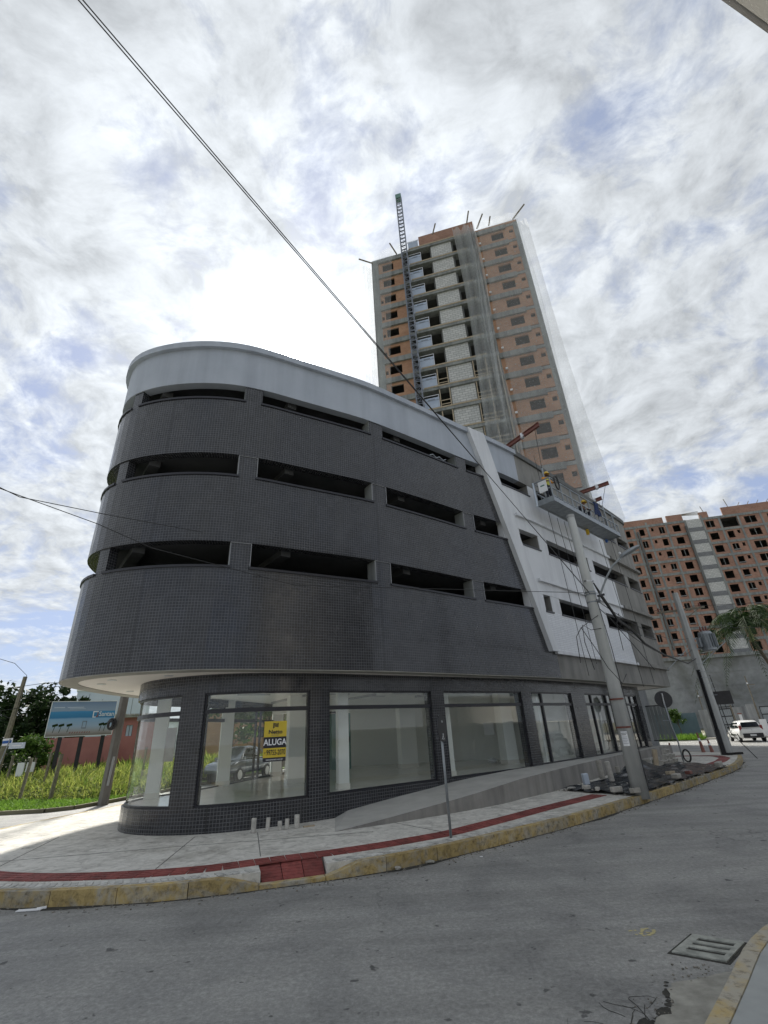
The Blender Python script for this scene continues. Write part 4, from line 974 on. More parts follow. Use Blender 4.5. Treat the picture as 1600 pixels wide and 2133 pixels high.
for k in range(NF):
    zt = ZR - H * k; zf = zt - H
    # left bay
    TP('column', T.box(MB(), -2.85, -1.95, 0, .5, zf, zt), 'slab')
    TP('concrete_beam', T.box(MB(), -1.95, 1.35, -.18, .3, zt - .78, zt - .08), 'slab')
    hl = [(-1.42, .05, zt - 2.36, zt - 1.15)] + ([(-1.9, -1.58, zt - 2.3, zt - 1.75)] if k > 1 else [])
    TP('brick_wall', T.wall(-1.95, 1.35, zf, zt - .78, hl, .05), 'orangebrick')
    TP('brick_strip', T.box(MB(), -1.95, 1.35, 0.02, .3, zt - .08, zt), 'slab')
    if k % 2 == 0 or k > 5: TP('window_frame', T.box(MB(), -1.46, .09, .10, .16, zt - 1.19, zt - 1.13), 'slab')
    # loggia behind the hoist
    TP('floor_edge', T.box(MB(), 1.35, 10.85, -.30, .6, zt - .38, zt), 'slab')
    TP('edge_plank', T.box(MB(), 2.3, 9.6, -.34, -.31, zt - .02, zt + .16), 'plank')
    TP('shutter_board', T.box(MB(), 2.18, 3.75, -.12, -.06, zf + .05, zf + 1.68), 'shutter')
    TP('board_rail', T.box(MB(), 2.12, 3.82, -.20, -.14, zf + 1.88, zf + 1.95), 'alu'); TP('board_rail', T.box(MB(), 2.18, 3.75, -.14, -.121, zf + 1.28, zf + 1.32), 'steel')
    for a in (2.12, 3.76): TP('board_post', T.box(MB(), a, a + .06, -.20, -.14, zf, zf + 1.88), 'alu')
    TP('board_text', T.box(MB(), 2.6, 3.35, -.1225, -.1205, zf + 1.36, zf + 1.50), 'steel')
    TP('block_wall', T.box(MB(), 5.15, 7.75, -.08, .1, zf, zt - .38), 'whiteblock')
    if k >= 7:
        for a0, a1 in ((3.9, 5.1), (7.85, 10.7)):
            mb = MB()
            for z in (zf + .45, zf + .95): T.box(mb, a0, a1, -.2, -.16, z, z + .10)
            TP('guard_rail', mb, 'plank')
            mb = MB()
            for a in ((a0, a1 - .12) if a0 < 5 else (a0, 9.2, a1 - .12)): T.box(mb, a, a + .11, -.24, -.21, zf, zt - .4)
            TP('guard_post', mb, 'plank')
    TP('loggia_wall', T.box(MB(), 4.98, 5.14, .1, 3.5, zf, zt - .38), 'darkconcrete'); TP('loggia_wall', T.box(MB(), 7.76, 7.95, .1, 3.5, zf, zt - .38), 'darkconcrete')
    TP('loggia_wall', T.box(MB(), 1.35, 1.5, .3, 3.5, zf, zt - .38), 'darkconcrete'); TP('loggia_wall', T.box(MB(), 10.7, 10.85, .3, 3.5, zf, zt - .38), 'darkconcrete')
    TP('brick_upstand', T.box(MB(), 3.8, 4.98, .3, .45, zf, zf + .25 + .3 * random.random()), 'redbrick')
    # right bay
    TP('column', T.box(MB(), 15.55, 16.1, 0, .5, zf, zt), 'slab')
    TP('concrete_beam', T.box(MB(), 10.85, 14.6, -.18, .3, zt - .85, zt - .15), 'slab'); TP('concrete_beam', T.box(MB(), 14.6, 15.55, -.02, .3, zt - .55, zt - .15), 'slab')
    hr = [(12.75, 14.2, zt - 2.36, zt - 1.15), (14.95, 15.42, zt - 1.75, zt - 1.2)]
    TP('brick_wall', T.wall(10.85, 15.55, zf, zt - .15, hr, .05), 'orangebrick')
    TP('ac_box', T.box(MB(), 11.15, 11.4, -.10, .06, zf + .5, zf + .72), 'signwhite')
    # depth
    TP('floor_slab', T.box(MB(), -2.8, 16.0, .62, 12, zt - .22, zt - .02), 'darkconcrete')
    TP('side_wall', T.box(MB(), -2.85, -2.6, .5, 12, zf, zt), 'orangebrick'); TP('side_wall', T.box(MB(), 15.85, 16.1, .5, 12, zf, zt), 'orangebrick')
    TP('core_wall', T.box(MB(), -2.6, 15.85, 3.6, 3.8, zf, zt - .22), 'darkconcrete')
TP('lower_wall', T.box(MB(), -2.85, 16.1, .1, 12, 0, ZR - NF * H), 'oldconcrete')
TP('brick_parapet', T.box(MB(), 3.75, 10.85, -.25, 0, ZR + .02, ZR + 2.0), 'redbrick')
TP('roof_kerb', T.box(MB(), -2.85, 1.35, 0, .3, ZR, ZR + .2), 'slab'); TP('roof_kerb', T.box(MB(), 10.85, 16.1, 0, .3, ZR, ZR + .35), 'orangebrick')
TP('roof_panel', T.box(MB(), 2.3, 3.6, -.1, -.05, ZR + .05, ZR + 1.6), 'shutter'); TP('board_rail', T.box(MB(), 2.2, 3.7, -.12, -.04, ZR + 1.65, ZR + 1.75), 'alu')
# poles jutting from the tower roof
for (a0, z0, a1, z1), lb in zip([(-2.63, 58.5, -4.38, 59.45), (.68, 59.0, -.04, 60.8), (5.62, 60.6, 6.23, 62.02), (10.14, 60.9, 10.63, 62.53), (11.24, 59.4, 12.23, 61.17), (12.72, 59.3, 13.07, 60.29), (15.66, 59.2, 17.33, 60.66)],
        ['leftmost pole jutting sideways from the tower roof', 'slanted pole on tower roof left of the hoist mast', 'pole standing on the brick parapet of the tower, left one', 'pole standing at the right end of the brick parapet', 'slanted pole just right of the tower brick parapet', 'short pole on tower roof between two slanted poles', 'long pole jutting from the right corner of the tower roof']):
    mb = MB(); mb.bar(T.p(a0, -.2, z0), T.p(a1, -.7, z1), .13, .13)
    tag(put('roof_pole', mb, 'wood'), lb, 'pole', 'poles on the tower roof')
# hoist mast
hm = empty('hoist_mast', 'steel lattice hoist mast rising above the unfinished tower', 'hoist mast', loc=T.p(1.8, -1, 14))
a0, a1, d0, d1, zb, zt_ = 1.46, 2.16, -1.25, -.65, 13, 69.6
for a in (a0, a1):
    for d in (d0, d1): mb = MB(); mb.bar(T.p(a, d, zb), T.p(a, d, zt_), .085, .085); part('mast_chord', mb, 'steel', hm)
mb = MB(); z = zb; i = 0
while z < zt_ - .4:
    for d in (d0, d1): mb.bar(T.p(a0, d, z), T.p(a1, d, z), .07, .07)
    for a in (a0, a1): mb.bar(T.p(a, d0, z), T.p(a, d1, z), .05, .05)
    if i % 2: mb.bar(T.p(a0, d0, z), T.p(a1, d0, z + .75), .035, .035)
    else: mb.bar(T.p(a1, d0, z), T.p(a0, d0, z + .75), .035, .035)
    z += .75; i += 1
part('lattice', mb, 'steel', hm)
mb = MB(); T.box(mb, 1.42, 2.2, -1.3, -.6, 68.9, 69.7); part('mast_head', mb, 'green', hm)
for z in (20, 29, 38, 46.8, 55.5): mb = MB(); mb.bar(T.p(1.8, -.7, z), T.p(1.5, .0, z), .06, .06); part('wall_tie', mb, 'steel', hm)
# safety nets
def net(name, fn, nu, nv, label, group='safety nets on the tower', mat='net'):
    V = [fn(i / nu, j / nv) for j in range(nv + 1) for i in range(nu + 1)]; F = []
    for j in range(nv):
        for i in range(nu): q = j * (nu + 1) + i; F.append((q, q + 1, q + nu + 2, q + nu + 1))
    me = bpy.data.meshes.new(name); me.from_pydata(V, [], F); me.materials.append(M[mat])
    o = bpy.data.objects.new(name, me); COL.objects.link(o); return tag(o, label, 'safety net', group)
def lerp(a, b, t): return a + (b - a) * t
net('safety_net', lambda u, v: T.p(lerp(-4.15, -2.75, u) + .22 * math.sin(v * 7), -.25 + 1.0 * u + .16 * math.sin(u * 26 + v * 3), lerp(58.6, 36, v)), 24, 30, 'pale folded net hanging down the left edge of the tower', mat='net_dense')
net('safety_net', lambda u, v: T.p(lerp(-3.4, -2.2, u), -.6 + 2.2 * u + .12 * math.sin(u * 31), lerp(57.9, 36, v)), 24, 20, 'second pale net layer folded round the left corner of the tower')
net('safety_net', lambda u, v: T.p(lerp(-2.6, lerp(.2, -1.2, min(1, v * 1.2)), u), -.45 + .1 * math.sin(u * 9 + v * 4), lerp(60.6, 36, v) - (1 - v) * 1.2 * (1 - u)), 12, 24, 'thin net veiling the windows at the left of the tower')
net('safety_net', lambda u, v: T.p(lerp(8.2, 10.3, u) + .25 * math.sin(v * 5), -.75 + .30 * math.sin(u * 15 + v * 5) - .5 * v, lerp(60.3, 21, v) - .7 * math.sin(u * math.pi) * (1 - v)), 30, 50, 'gathered net strip hanging over the central openings of the tower', mat='net_dense')
net('safety_net', lambda u, v: T.p(lerp(9.9, 10.9, u) + .15 * math.sin(v * 9), -.7 + .22 * math.sin(u * 17 + v * 8) - .6 * v, lerp(59.6, 20, v)), 20, 50, 'narrow pleated net right of the central net strip', mat='net_dense')
def veil(u, v):
    z = lerp(60.0, 19, v); a = lerp(11.2, 16.3, u); return T.p(a + .1 * math.sin(v * 11 + u * 4), -.55 + .10 * math.sin(u * 22 + v * 6) - .35 * v, z)
me = net('safety_net', veil, 36, 40, 'wide thin net veiling the right brick bay of the tower').data
def swoop(u, v):
    z = lerp(58.5, 14.0, v ** .92)
    e = max(0.0, (v - .25) / .75); e = e ** 2.6
    inn = Vector((18.55, 37.25, 0)).lerp(Vector((14.6, 30.0, 0)), e); out = Vector((19.5, 36.6, 0)).lerp(Vector((16.1, 28.4, 0)), e ** .75)
    w = .9 + .4 * math.sin(v * 9); p = inn.lerp(out, u) + Vector((.5, .3, 0)) * (.35 * math.sin(u * 14 + v * 3)) * (.4 + e)
    return (p.x, p.y, z)
net('safety_net', swoop, 26, 46, 'long net swooping from the right tower edge down to the podium roof', mat='net_dense')

# ------------------------------------------------------------------ brick apartment block at the right
Bf = Face((56.03, 94.96), (.978, -.2086))
bb = empty('brick_apartment_block', 'unfinished brick apartment block with bare concrete grid and dark openings', 'building', loc=Bf.p(12, 6, 0))
BB = lambda nm, mb, m: part(nm, mb, m, bb)
cols = [-7.0, -4.2, -1.46, 1.2, 5.0, 8.83, 12.1, 15.34, 18.93, 23.15, 27.0, 31.0, 35.0]
wins = {0: [(-6.2, -5.2, 0)], 1: [(-3.3, -2.4, 0)], 2: [(-.55, .45, 0)], 3: [(1.85, 2.35, 1), (3.4, 4.45, 0)], 4: [(6.15, 7.6, 0)], 6: [(12.65, 14.25, 0)], 7: [(15.95, 17.15, 0), (17.8, 18.35, 1)], 8: [(20.0, 22.2, 0)], 9: [(24.3, 26, 0)], 10: [(28, 29.6, 0)], 11: [(32, 33.5, 0)]}
NB = 10
for k in range(NB):
    zs = 40.4 - 2.8 * k; zb = zs - .5; zf = zs - 2.8
    for c0, c1 in ((-7, 8.85), (12.1, 35)): BB('floor_beam', Bf.box(MB(), c0, c1, -.06, .5, zb, zs), 'slab')
    BB('floor_slab', Bf.box(MB(), -7, 35, .5, 9, zb + .2, zs), 'darkconcrete')
    for i in range(len(cols) - 1):
        a, b = cols[i] + .2, cols[i + 1] - .2
        if i == 5:
            BB('block_wall', Bf.box(MB(), 8.9, 12.0, .05, .25, zf + .9, zs - .02), 'whiteblock'); BB('block_band', Bf.box(MB(), 8.9, 12.0, .03, .25, zf - .02, zf + .9), 'greyblock'); continue
        hs = [(w0, w1, zb - .32 - (.75 if sm_ else 1.5), zb - .32) for w0, w1, sm_ in wins.get(i, [])]
        if k == 0 and i == 7: hs = [(15.6, 18.7, zf + .1, zb - .1)]
        BB('brick_wall', Bf.wall(a, b, zf, zb, hs, .06, .2), 'redbrick')
        for (w0, w1, sm_), h in zip(wins.get(i, []), hs):
            if sm_: continue
            if k >= 2 and i in (2, 3, 7): BB('window_sill', Bf.box(MB(), h[0] - .08, h[1] + .08, -.02, .2, h[2] + .12, h[2] + .28), 'oldconcrete')
            if (k + i) % 3 == 0 or i == 8: BB('window_post', Bf.box(MB(), (h[0] + h[1]) / 2 - .04, (h[0] + h[1]) / 2 + .04, .1, .2, h[2], h[3]), 'slab')
    BB('core_wall', Bf.box(MB(), -7, 35, 4, 4.2, zf, zb + .2), 'inside')
for c in cols: BB('column', Bf.box(MB(), c - .2, c + .2, -.03, .5, 12.4, 40.4 + (.6 if c in (1.2, 12.1) else 0)), 'slab')
for a, b, z in [(-3.6, 4.7, 41.75), (5.45, 8.6, 41.9), (11.9, 13.6, 41.75), (16.4, 35, 42.2)]: BB('brick_parapet', Bf.box(MB(), a, b, .0, .3, 40.42, z), 'redbrick')
mb = MB()
for j in range(4): mb.bar(Bf.p(8.7, .2, 41.6 + .1 * j), Bf.p(12, .2, 41.3 + .25 * j), .09, .09)
BB('formwork_boards', mb, 'wood')
for a, z, l in [(13.0, 41.7, 1.4), (17.9, 42.2, 1.9), (19.8, 42.2, .7), (21.6, 42.2, .7), (23.4, 42.2, .7), (25.2, 42.2, .6)]:
    mb = MB(); mb.bar(Bf.p(a, .1, z), Bf.p(a - .3 if l > 1 else a + .5, .1, z + l), .1, .1); BB('rebar_stub', mb, 'wood')
for a in (-.95, 8.6): mb = MB(); mb.bar(Bf.p(a, -.2, 39), Bf.p(a, -.2, 14), .38, .2); BB('drain_chute', mb, 'darkconcrete')
BB('podium_wall', Bf.box(MB(), -16, 60, .1, 10, 0, 12.4), 'podium')
for z in (2.2, 4.6, 7.0, 9.4): BB('cast_joint', Bf.box(MB(), -16, 60, .06, .1, z, z + .06), 'podium')
BB('podium_edge', Bf.box(MB(), -7, 60, -.4, .6, 12.0, 12.6), 'slab')
BB('lift_hut', Bf.box(MB(), -8.5, -4.4, 2, 6, 40.4, 43.2), 'bluewall')

# ------------------------------------------------------------------ suspended work platform
F1 = Vector((7.0, 19.1, 11.0)); F2 = Vector((12.12, 24.1, 11.0)); ax = (F2 - F1).normalized(); oxv = Vector((ax.y, -ax.x, 0))
pl = empty('suspended_platform', 'long grey suspended work platform hanging before the white facade', 'work platform', loc=tuple(F1))
PL = (F2 - F1).length; WD = .78
def pp(a, w, z): q = F1 + ax * a + oxv * w; return (q.x, q.y, q.z + z)
def pbar(nm, a, b, w=.045, mat='galv'): m = MB(); m.bar(pp(*a), pp(*b), w, w); part(nm, m, mat, pl)
for i in range(14):
    a, b = PL * i / 14 + .012, PL * (i + 1) / 14 - .012
    m = MB(); m.hexa([pp(a, 0, 0), pp(b, 0, 0), pp(b, WD, 0), pp(a, WD, 0), pp(a, 0, .04), pp(b, 0, .04), pp(b, WD, .04), pp(a, WD, .04)]); part('deck_plank', m, 'galv', pl)
for w in (0, WD):
    m = MB(); m.hexa([pp(0, w - .015, -.05), pp(PL, w - .015, -.05), pp(PL, w + .015, -.05), pp(0, w + .015, -.05), pp(0, w - .015, .17), pp(PL, w - .015, .17), pp(PL, w + .015, .17), pp(0, w + .015, .17)]); part('toe_board', m, 'galv', pl)
for a in (0, PL):
    m = MB(); m.hexa([pp(a - .015, 0, -.05), pp(a + .015, 0, -.05), pp(a + .015, WD, -.05), pp(a - .015, WD, -.05), pp(a - .015, 0, .2), pp(a + .015, 0, .2), pp(a + .015, WD, .2), pp(a - .015, WD, .2)]); part('end_board', m, 'galv', pl)
for w in (0, WD):
    for z in (.62, 1.12): pbar('rail', (0, w, z), (PL, w, z))
    n = 15
    for i in range(n + 1):
        full = i % 2 == 0; pbar('rail_post', (PL * i / n, w, .1), (PL * i / n, w, 1.12 if full else .62), .05 if full else .032)
for a in (0, PL):
    for z in (.62, 1.12): pbar('end_rail', (a, 0, z), (a, WD, z), .045, 'bluetape' if False else 'galv')
pbar('end_post', (-.03, -.03, -.05), (-.03, -.03, 1.15), .06, 'bluewall')
for a in (.35, PL - .3): pbar('hoist_frame', (a, WD / 2, .1), (a, WD / 2, 1.9), .07)
m = MB(); m.bar(pp(-.04, .22, .78), pp(-.04, .62, .78), .02, .55); part('notice_plate', m, 'signwhite', pl)
m = MB(); m.bar(pp(-.055, .32, .82), pp(-.055, .52, .82), .004, .06); part('notice_print', m, 'green', pl)
for a in (3.0, 4.6): m = MB(); m.tube([pp(a, .1, -.32), pp(a, .1, -.05)], .085, 10); part('buffer_roller', m, 'helmet', pl)
m = MB(); m.tube([pp(6.9, .1, -.2), pp(6.9, .1, -.05)], .07, 8); part('buffer_roller', m, 'bluetape', pl)
# coil of black hose on the near rail
m = MB(); c = Vector(pp(.55, WD + .06, 1.05)); m.tube([c + ax * (.20 * math.cos(q)) + Vector((0, 0, .34 * math.sin(q) - .05)) for q in np.linspace(0, 2 * math.pi * 1.0, 25)], .035, 6)
tag(put('hose_coil', m, 'cable'), 'black hose coil hung on the platform rail beside the standing worker', 'hose')
m = MB(); b0 = 4.3
Vj = []
for j in range(6):
    for i in range(7): Vj.append(pp(b0 + .09 * i, WD + .05 + .05 * math.sin(i * 1.7 + j), 1.16 - .14 * j))
me = bpy.data.meshes.new('jacket'); me.from_pydata(Vj, [], [(j * 7 + i, j * 7 + i + 1, (j + 1) * 7 + i + 1, (j + 1) * 7 + i) for j in range(5) for i in range(6)]); me.materials.append(M['navy'])
jk = bpy.data.objects.new('jacket', me); COL.objects.link(jk); sd = jk.modifiers.new('s', 'SOLIDIFY'); sd.thickness = .05
tag(jk, 'navy blue jacket hung over the middle of the platform rail', 'jacket')
# roof beams that carry the platform
for (a, b, lb) in [((5.2, 20.4, 14.15), (7.25, 17.55, 14.35), 'red oxide steel beam jutting over the cornice above the white wall'), ((10.9, 24.9, 14.15), (12.85, 23.5, 14.25), 'red oxide steel beam jutting out under the swooping net'), ((11.9, 26.2, 14.0), (13.0, 25.0, 14.05), 'short red steel beam end low behind the platform')]:
    e = empty('roof_beam', lb, 'steel beam', 'beams on the podium roof', loc=a); a = Vector(a); b = Vector(b); m = MB()
    for dz in (-.09, .09): m.bar(a + Vector((0, 0, dz)), b + Vector((0, 0, dz)), .13, .02)
    part('beam_flange', m, 'rust', e); m = MB(); m.bar(a, b, .03, .17); part('beam_web', m, 'rust', e)
    m = MB(); p = a.lerp(b, .72); m.bar(p - Vector((0, 0, .13)), p + Vector((0, 0, .13)), .16, .16); part('beam_clamp', m, 'alu', e)
def rope(pts, r, label, mat='rope', name='rope', cat='rope', group=None, sag=0.0, n=12):
    P = [Vector(p) for p in pts]
    if len(P) == 2 and sag:
        P = [P[0].lerp(P[1], i / n) - Vector((0, 0, sag * 4 * (i / n) * (1 - i / n))) for i in range(n + 1)]
    m = MB(); m.tube(P, r, 5); return tag(put(name, m, mat), label, cat, group)
rope([(7.1, 17.75, 14.3), pp(.35, WD / 2, 1.9)], .012, 'left suspension rope from roof beam to platform', 'cable')
rope([(12.7, 23.6, 14.2), pp(PL - .3, WD / 2, 1.9)], .012, 'right suspension rope from roof beam to platform', 'cable')
for q, z1, zb, lb in [(22.9, 14.0, 3.7, 'thin rope hanging down the white wall near the fin'), (23.9, 10.9, 4.2, 'thin rope hanging below the left part of the platform'), (24.6, 10.9, 3.0, 'pale rope hanging below the platform over the long window'), (25.6, 10.9, 2.4, 'long rope dropping from platform to the shop doors'), (28.6, 10.9, 3.4, 'rope hanging down the white panel right of the lamp pole'), (30.2, 13.8, 3.6, 'rope hanging along the edge of the bare concrete')]:
    p = U.at(q, .32); p2 = U.at(q + .25, .45); rope([(*p, z1), ((p[0] + p2[0]) / 2 + .03, (p[1] + p2[1]) / 2, (z1 + zb) / 2), (*p2, zb)], .011, lb, 'cable', group='ropes hanging down the facade')

# ------------------------------------------------------------------ people on the platform
def person(name, label, joints, rad, mats, base, helmet_at, scale=1.0):
    # one skinned figure: joints {name:(x,y,z)}, edges, radius per joint; faces coloured by nearest joint
    edges = [('pelvis', 'waist'), ('waist', 'chest'), ('chest', 'neck'), ('neck', 'head'), ('head', 'crown'), ('chest', 'shl'), ('shl', 'ell'), ('ell', 'wrl'), ('wrl', 'hal'), ('chest', 'shr'), ('shr', 'elr'), ('elr', 'wrr'), ('wrr', 'har'),
             ('pelvis', 'hil'), ('hil', 'knl'), ('knl', 'anl'), ('anl', 'tol'), ('pelvis', 'hir'), ('hir', 'knr'), ('knr', 'anr'), ('anr', 'tor')]
    names = list(joints); idx = {n: i for i, n in enumerate(names)}
    me = bpy.data.meshes.new('skel'); me.from_pydata([joints[n] for n in names], [(idx[a], idx[b]) for a, b in edges], [])
    ob = bpy.data.objects.new('skel', me); COL.objects.link(ob)
    sk = ob.modifiers.new('skin', 'SKIN'); sd = ob.modifiers.new('sub', 'SUBSURF'); sd.levels = 2; sd.render_levels = 2
    for n in names:
        v = me.skin_vertices[0].data[idx[n]]; r = rad.get(n, .06); v.radius = r if isinstance(r, tuple) else (r, r); v.use_root = (n == 'pelvis')
    dg = bpy.context.evaluated_depsgraph_get(); dg.update(); m2 = bpy.data.meshes.new_from_object(ob.evaluated_get(dg)); bpy.data.objects.remove(ob)
    J = np.array([joints[n] for n in names]); m2.materials.clear(); ml = []
    for k in ('skin', 'hivis', 'orange', 'darkcloth', 'rubber'): m2.materials.append(M[k]); ml.append(k)
    for p in m2.polygons:
        c = np.array(p.center); n = names[int(np.argmin(np.linalg.norm(J - c, axis=1)))]
        p.material_index = ml.index(mats(n)); p.use_smooth = True
    root = empty(name, label, 'person', loc=base)
    body = put('body', m2, None, root)
    m = MB(); hx, hy, hz = helmet_at; n = 14
    rings = [(-.02, .165), (0, .150), (.0, .128), (.05, .124), (.10, .098), (.128, .05), (.135, .004)]
    m2_ = MB()
    for z, r in rings:
        for i in range(n): m2_.v.append((hx + r * math.cos(2 * math.pi * i / n), hy + r * math.sin(2 * math.pi * i / n) * 1.1, hz + z))
    for j in range(len(rings) - 1):
        for i in range(n): m2_.f.append((j * n + i, j * n + (i + 1) % n, (j + 1) * n + (i + 1) % n, (j + 1) * n + i)); m2_.uv.append(None); m2_.mi.append(0)
    put('helmet', m2_, 'helmet', root, True)
    return root
def pmats(n):
    if n in ('head', 'crown', 'neck', 'hal', 'har', 'wrl', 'wrr'): return 'skin'
    if n in ('shl', 'shr', 'ell', 'elr'): return 'orange'
    if n in ('chest', 'waist'): return 'hivis'
    if n in ('tol', 'tor', 'anl', 'anr'): return 'rubber'
    return 'darkcloth'
prad = dict(pelvis=.14, waist=.13, chest=(.17, .12), neck=.055, head=.085, crown=.07, shl=.075, shr=.075, ell=.05, elr=.05, wrl=.036, wrr=.036, hal=.035, har=.035, hil=.10, hir=.10, knl=.065, knr=.065, anl=.045, anr=.045, tol=.04, tor=.04)
stand = dict(pelvis=(0, 0, .93), waist=(0, 0, 1.08), chest=(.03, -.02, 1.32), neck=(.05, -.03, 1.50), head=(.07, -.05, 1.60), crown=(.08, -.06, 1.70),
             shl=(-.19, 0, 1.40), ell=(-.27, -.12, 1.16), wrl=(-.20, -.32, 1.08), hal=(-.16, -.38, 1.07), shr=(.22, -.02, 1.40), elr=(.30, -.14, 1.17), wrr=(.24, -.34, 1.10), har=(.20, -.40, 1.09),
             hil=(-.10, 0, .86), knl=(-.12, -.05, .48), anl=(-.12, .02, .08), tol=(-.13, -.13, .04), hir=(.10, 0, .86), knr=(.13, -.04, .48), anr=(.13, .03, .08), tor=(.14, -.12, .04))
b = pp(.42, .40, .04); w = person('person', 'worker in yellow helmet and hi-vis shirt standing at the left end of platform', stand, prad, pmats, b, (.08, -.06, 1.66)); w.rotation_euler.z = math.atan2(ax.y, ax.x) - .2; w.scale = (.94,) * 3
crouch = dict(pelvis=(0, .08, .34), waist=(.0, .04, .46), chest=(.0, -.08, .68), neck=(.0, -.16, .84), head=(.0, -.22, .92), crown=(0, -.25, 1.01),
              shl=(-.19, -.10, .76), ell=(-.25, -.28, .58), wrl=(-.14, -.44, .50), hal=(-.10, -.50, .50), shr=(.19, -.10, .76), elr=(.25, -.28, .58), wrr=(.14, -.44, .50), har=(.10, -.50, .50),
              hil=(-.10, .06, .34), knl=(-.17, -.32, .46), anl=(-.15, -.05, .08), tol=(-.16, -.20, .04), hir=(.10, .06, .34), knr=(.17, -.32, .46), anr=(.15, -.05, .08), tor=(.16, -.20, .04))
b = pp(3.75, .40, .04); w = person('person', 'worker in yellow helmet crouching behind the rail in mid platform', crouch, prad, lambda n: 'darkcloth' if pmats(n) in ('orange', 'hivis') else pmats(n), b, (0, -.25, .97)); w.rotation_euler.z = math.atan2(ax.y, ax.x) - .4

# ------------------------------------------------------------------ lamp pole on the pavement
lp = empty('lamp_pole', 'round concrete utility pole with street lamp standing through black plastic sheet', 'utility pole', loc=(6.48, 14.77, .19))
m = MB(); m.tube([(6.48, 14.77, .1), (6.48, 14.77, 3), (6.45, 14.75, 6), (6.42, 14.74, 8.45)], [.215, .18, .15, .125], 20); part('pole_shaft', m, 'poleconc', lp, True)
m = MB(); m.tube([(6.42, 14.74, 8.40), (6.42, 14.74, 8.50)], .132, 16); part('pole_cap', m, 'fence', lp)
for z, r, mt in [(5.42, .165, 'galv'), (5.66, .165, 'galv'), (5.74, .163, 'galv'), (6.1, .158, 'alu'), (2.56, .195, 'rust'), (1.82, .205, 'rust')]:
    m = MB(); m.tube([(6.455, 14.755, z), (6.455, 14.755, z + .045)], r, 16); part('clamp_band', m, mt, lp)
m = MB(); m.tube([(6.62, 14.66, 5.4), (6.66, 14.62, 5.6), (6.95, 14.42, 6.15), (7.15, 14.28, 6.45), (7.42, 14.08, 6.68)], .033, 8); part('lamp_arm', m, 'galv', lp, True)
lh = Vector((7.42, 14.08, 6.68)); ld = Vector((.27, -.2, .12)).normalized(); sdv = ld.cross(Vector((0, 0, 1))).normalized(); upn = sdv.cross(ld)
m = MB()
for k, (l, wd, hh) in enumerate([(-.05, .04, .05), (.08, .10, .07), (.35, .13, .07), (.55, .11, .05), (.62, .05, .03)]):
    for sx, sz in ((-1, -.3), (1, -.3), (.7, 1), (-.7, 1)): q = lh + ld * l + sdv * (sx * wd) + upn * (sz * hh); m.v.append(tuple(q))
for k in range(4):
    for i in range(4): m.f.append((k * 4 + i, k * 4 + (i + 1) % 4, (k + 1) * 4 + (i + 1) % 4, (k + 1) * 4 + i)); m.uv.append(None); m.mi.append(0)
m.f += [(3, 2, 1, 0), (16, 17, 18, 19)]; m.uv += [None] * 2; m.mi += [0, 0]
lo = part('lamp_head', m, 'galv', lp)
m = MB(); q = lh + ld * .02 + upn * .09; m.tube([q, q + upn * .07], .035, 8); part('photo_cell', m, 'alu', lo) if False else part('photo_cell', m, 'alu', lp)
def on_pole(z0, z1, a0, a1, r, nm, mat, n=6):
    m = MB(); A = np.linspace(a0, a1, n + 1)
    for i in range(n):
        P = [(6.475 + r * math.cos(t), 14.765 + r * math.sin(t)) for t in (A[i], A[i + 1])]
        m.quad((*P[0], z0), (*P[1], z0), (*P[1], z1), (*P[0], z1))
    return m
nt_ = tag(put('paper_notice', on_pole(1.37, 1.74, R(-150), R(-102), .207, '', ''), 'signwhite'), 'white paper notice stuck on the lamp pole', 'notice')
for i, (z, w_) in enumerate([(1.70, 42), (1.66, 34), (1.60, 40), (1.56, 38), (1.52, 40), (1.48, 30), (1.44, 38)]):
    put('notice_line', on_pole(z - (.014 if i < 2 else .008), z, R(-147), R(-147 + w_), .2085, '', ''), 'signblack' if i < 2 else 'steel', nt_)
m = MB(); m.tube([(6.52, 14.56, 5.5), (6.58, 14.58, 4.6), (6.62, 14.60, 4.0), (6.66, 14.60, .3)], .012, 5); part('down_wire', m, 'cable', lp)
m = MB(); m.bar((6.58, 14.60, 5.60), (6.78, 14.5, 5.62), .06, .06); m.bar((6.3, 14.62, 6.12), (6.62, 14.7, 6.12), .03, .03); part('bracket', m, 'black', lp)
# overhead lines
W = 'cable'
cab = dict(mat=W, name='overhead_cable', cat='cable', group='overhead cables')
rope([(6.42, 14.70, 5.74), (-2.86, 1.98, 9.0), (-12, -10.6, 12.2)], .0075, 'upper of two thin cables crossing the sky diagonally to lamp pole', **cab)
rope([(6.44, 14.70, 5.66), (-2.80, 1.94, 8.93), (-12, -10.7, 12.1)], .0075, 'lower of two thin cables crossing the sky diagonally to lamp pole', **cab)
k = 13.2
wp = lambda d, r: tuple(np.array(d) / math.hypot(d[0], d[1]) * r + np.array((0, 0, 2.0)))
rope([wp((-.90, .84, .56), 10.5), wp((-.82, .86, .52), 10.5), wp((-.78, .87, .50), 10.6), wp((-.61, .89, .46), 10.9), wp((-.40, .93, .42), 11.4)], .009, 'upper of two wires entering at left edge before the dark tiles', **cab)
rope([wp((-.90, .84, .56), 10.48), wp((-.82, .86, .518), 10.48), wp((-.61, .89, .435), 10.85), wp((-.5, .92, .385), 11.1), wp((-.2, .97, .30), 12.2), tuple(lh + Vector((-.7, .5, -1.0)))], .009, 'lower of two wires entering at left edge before the dark tiles', **cab)
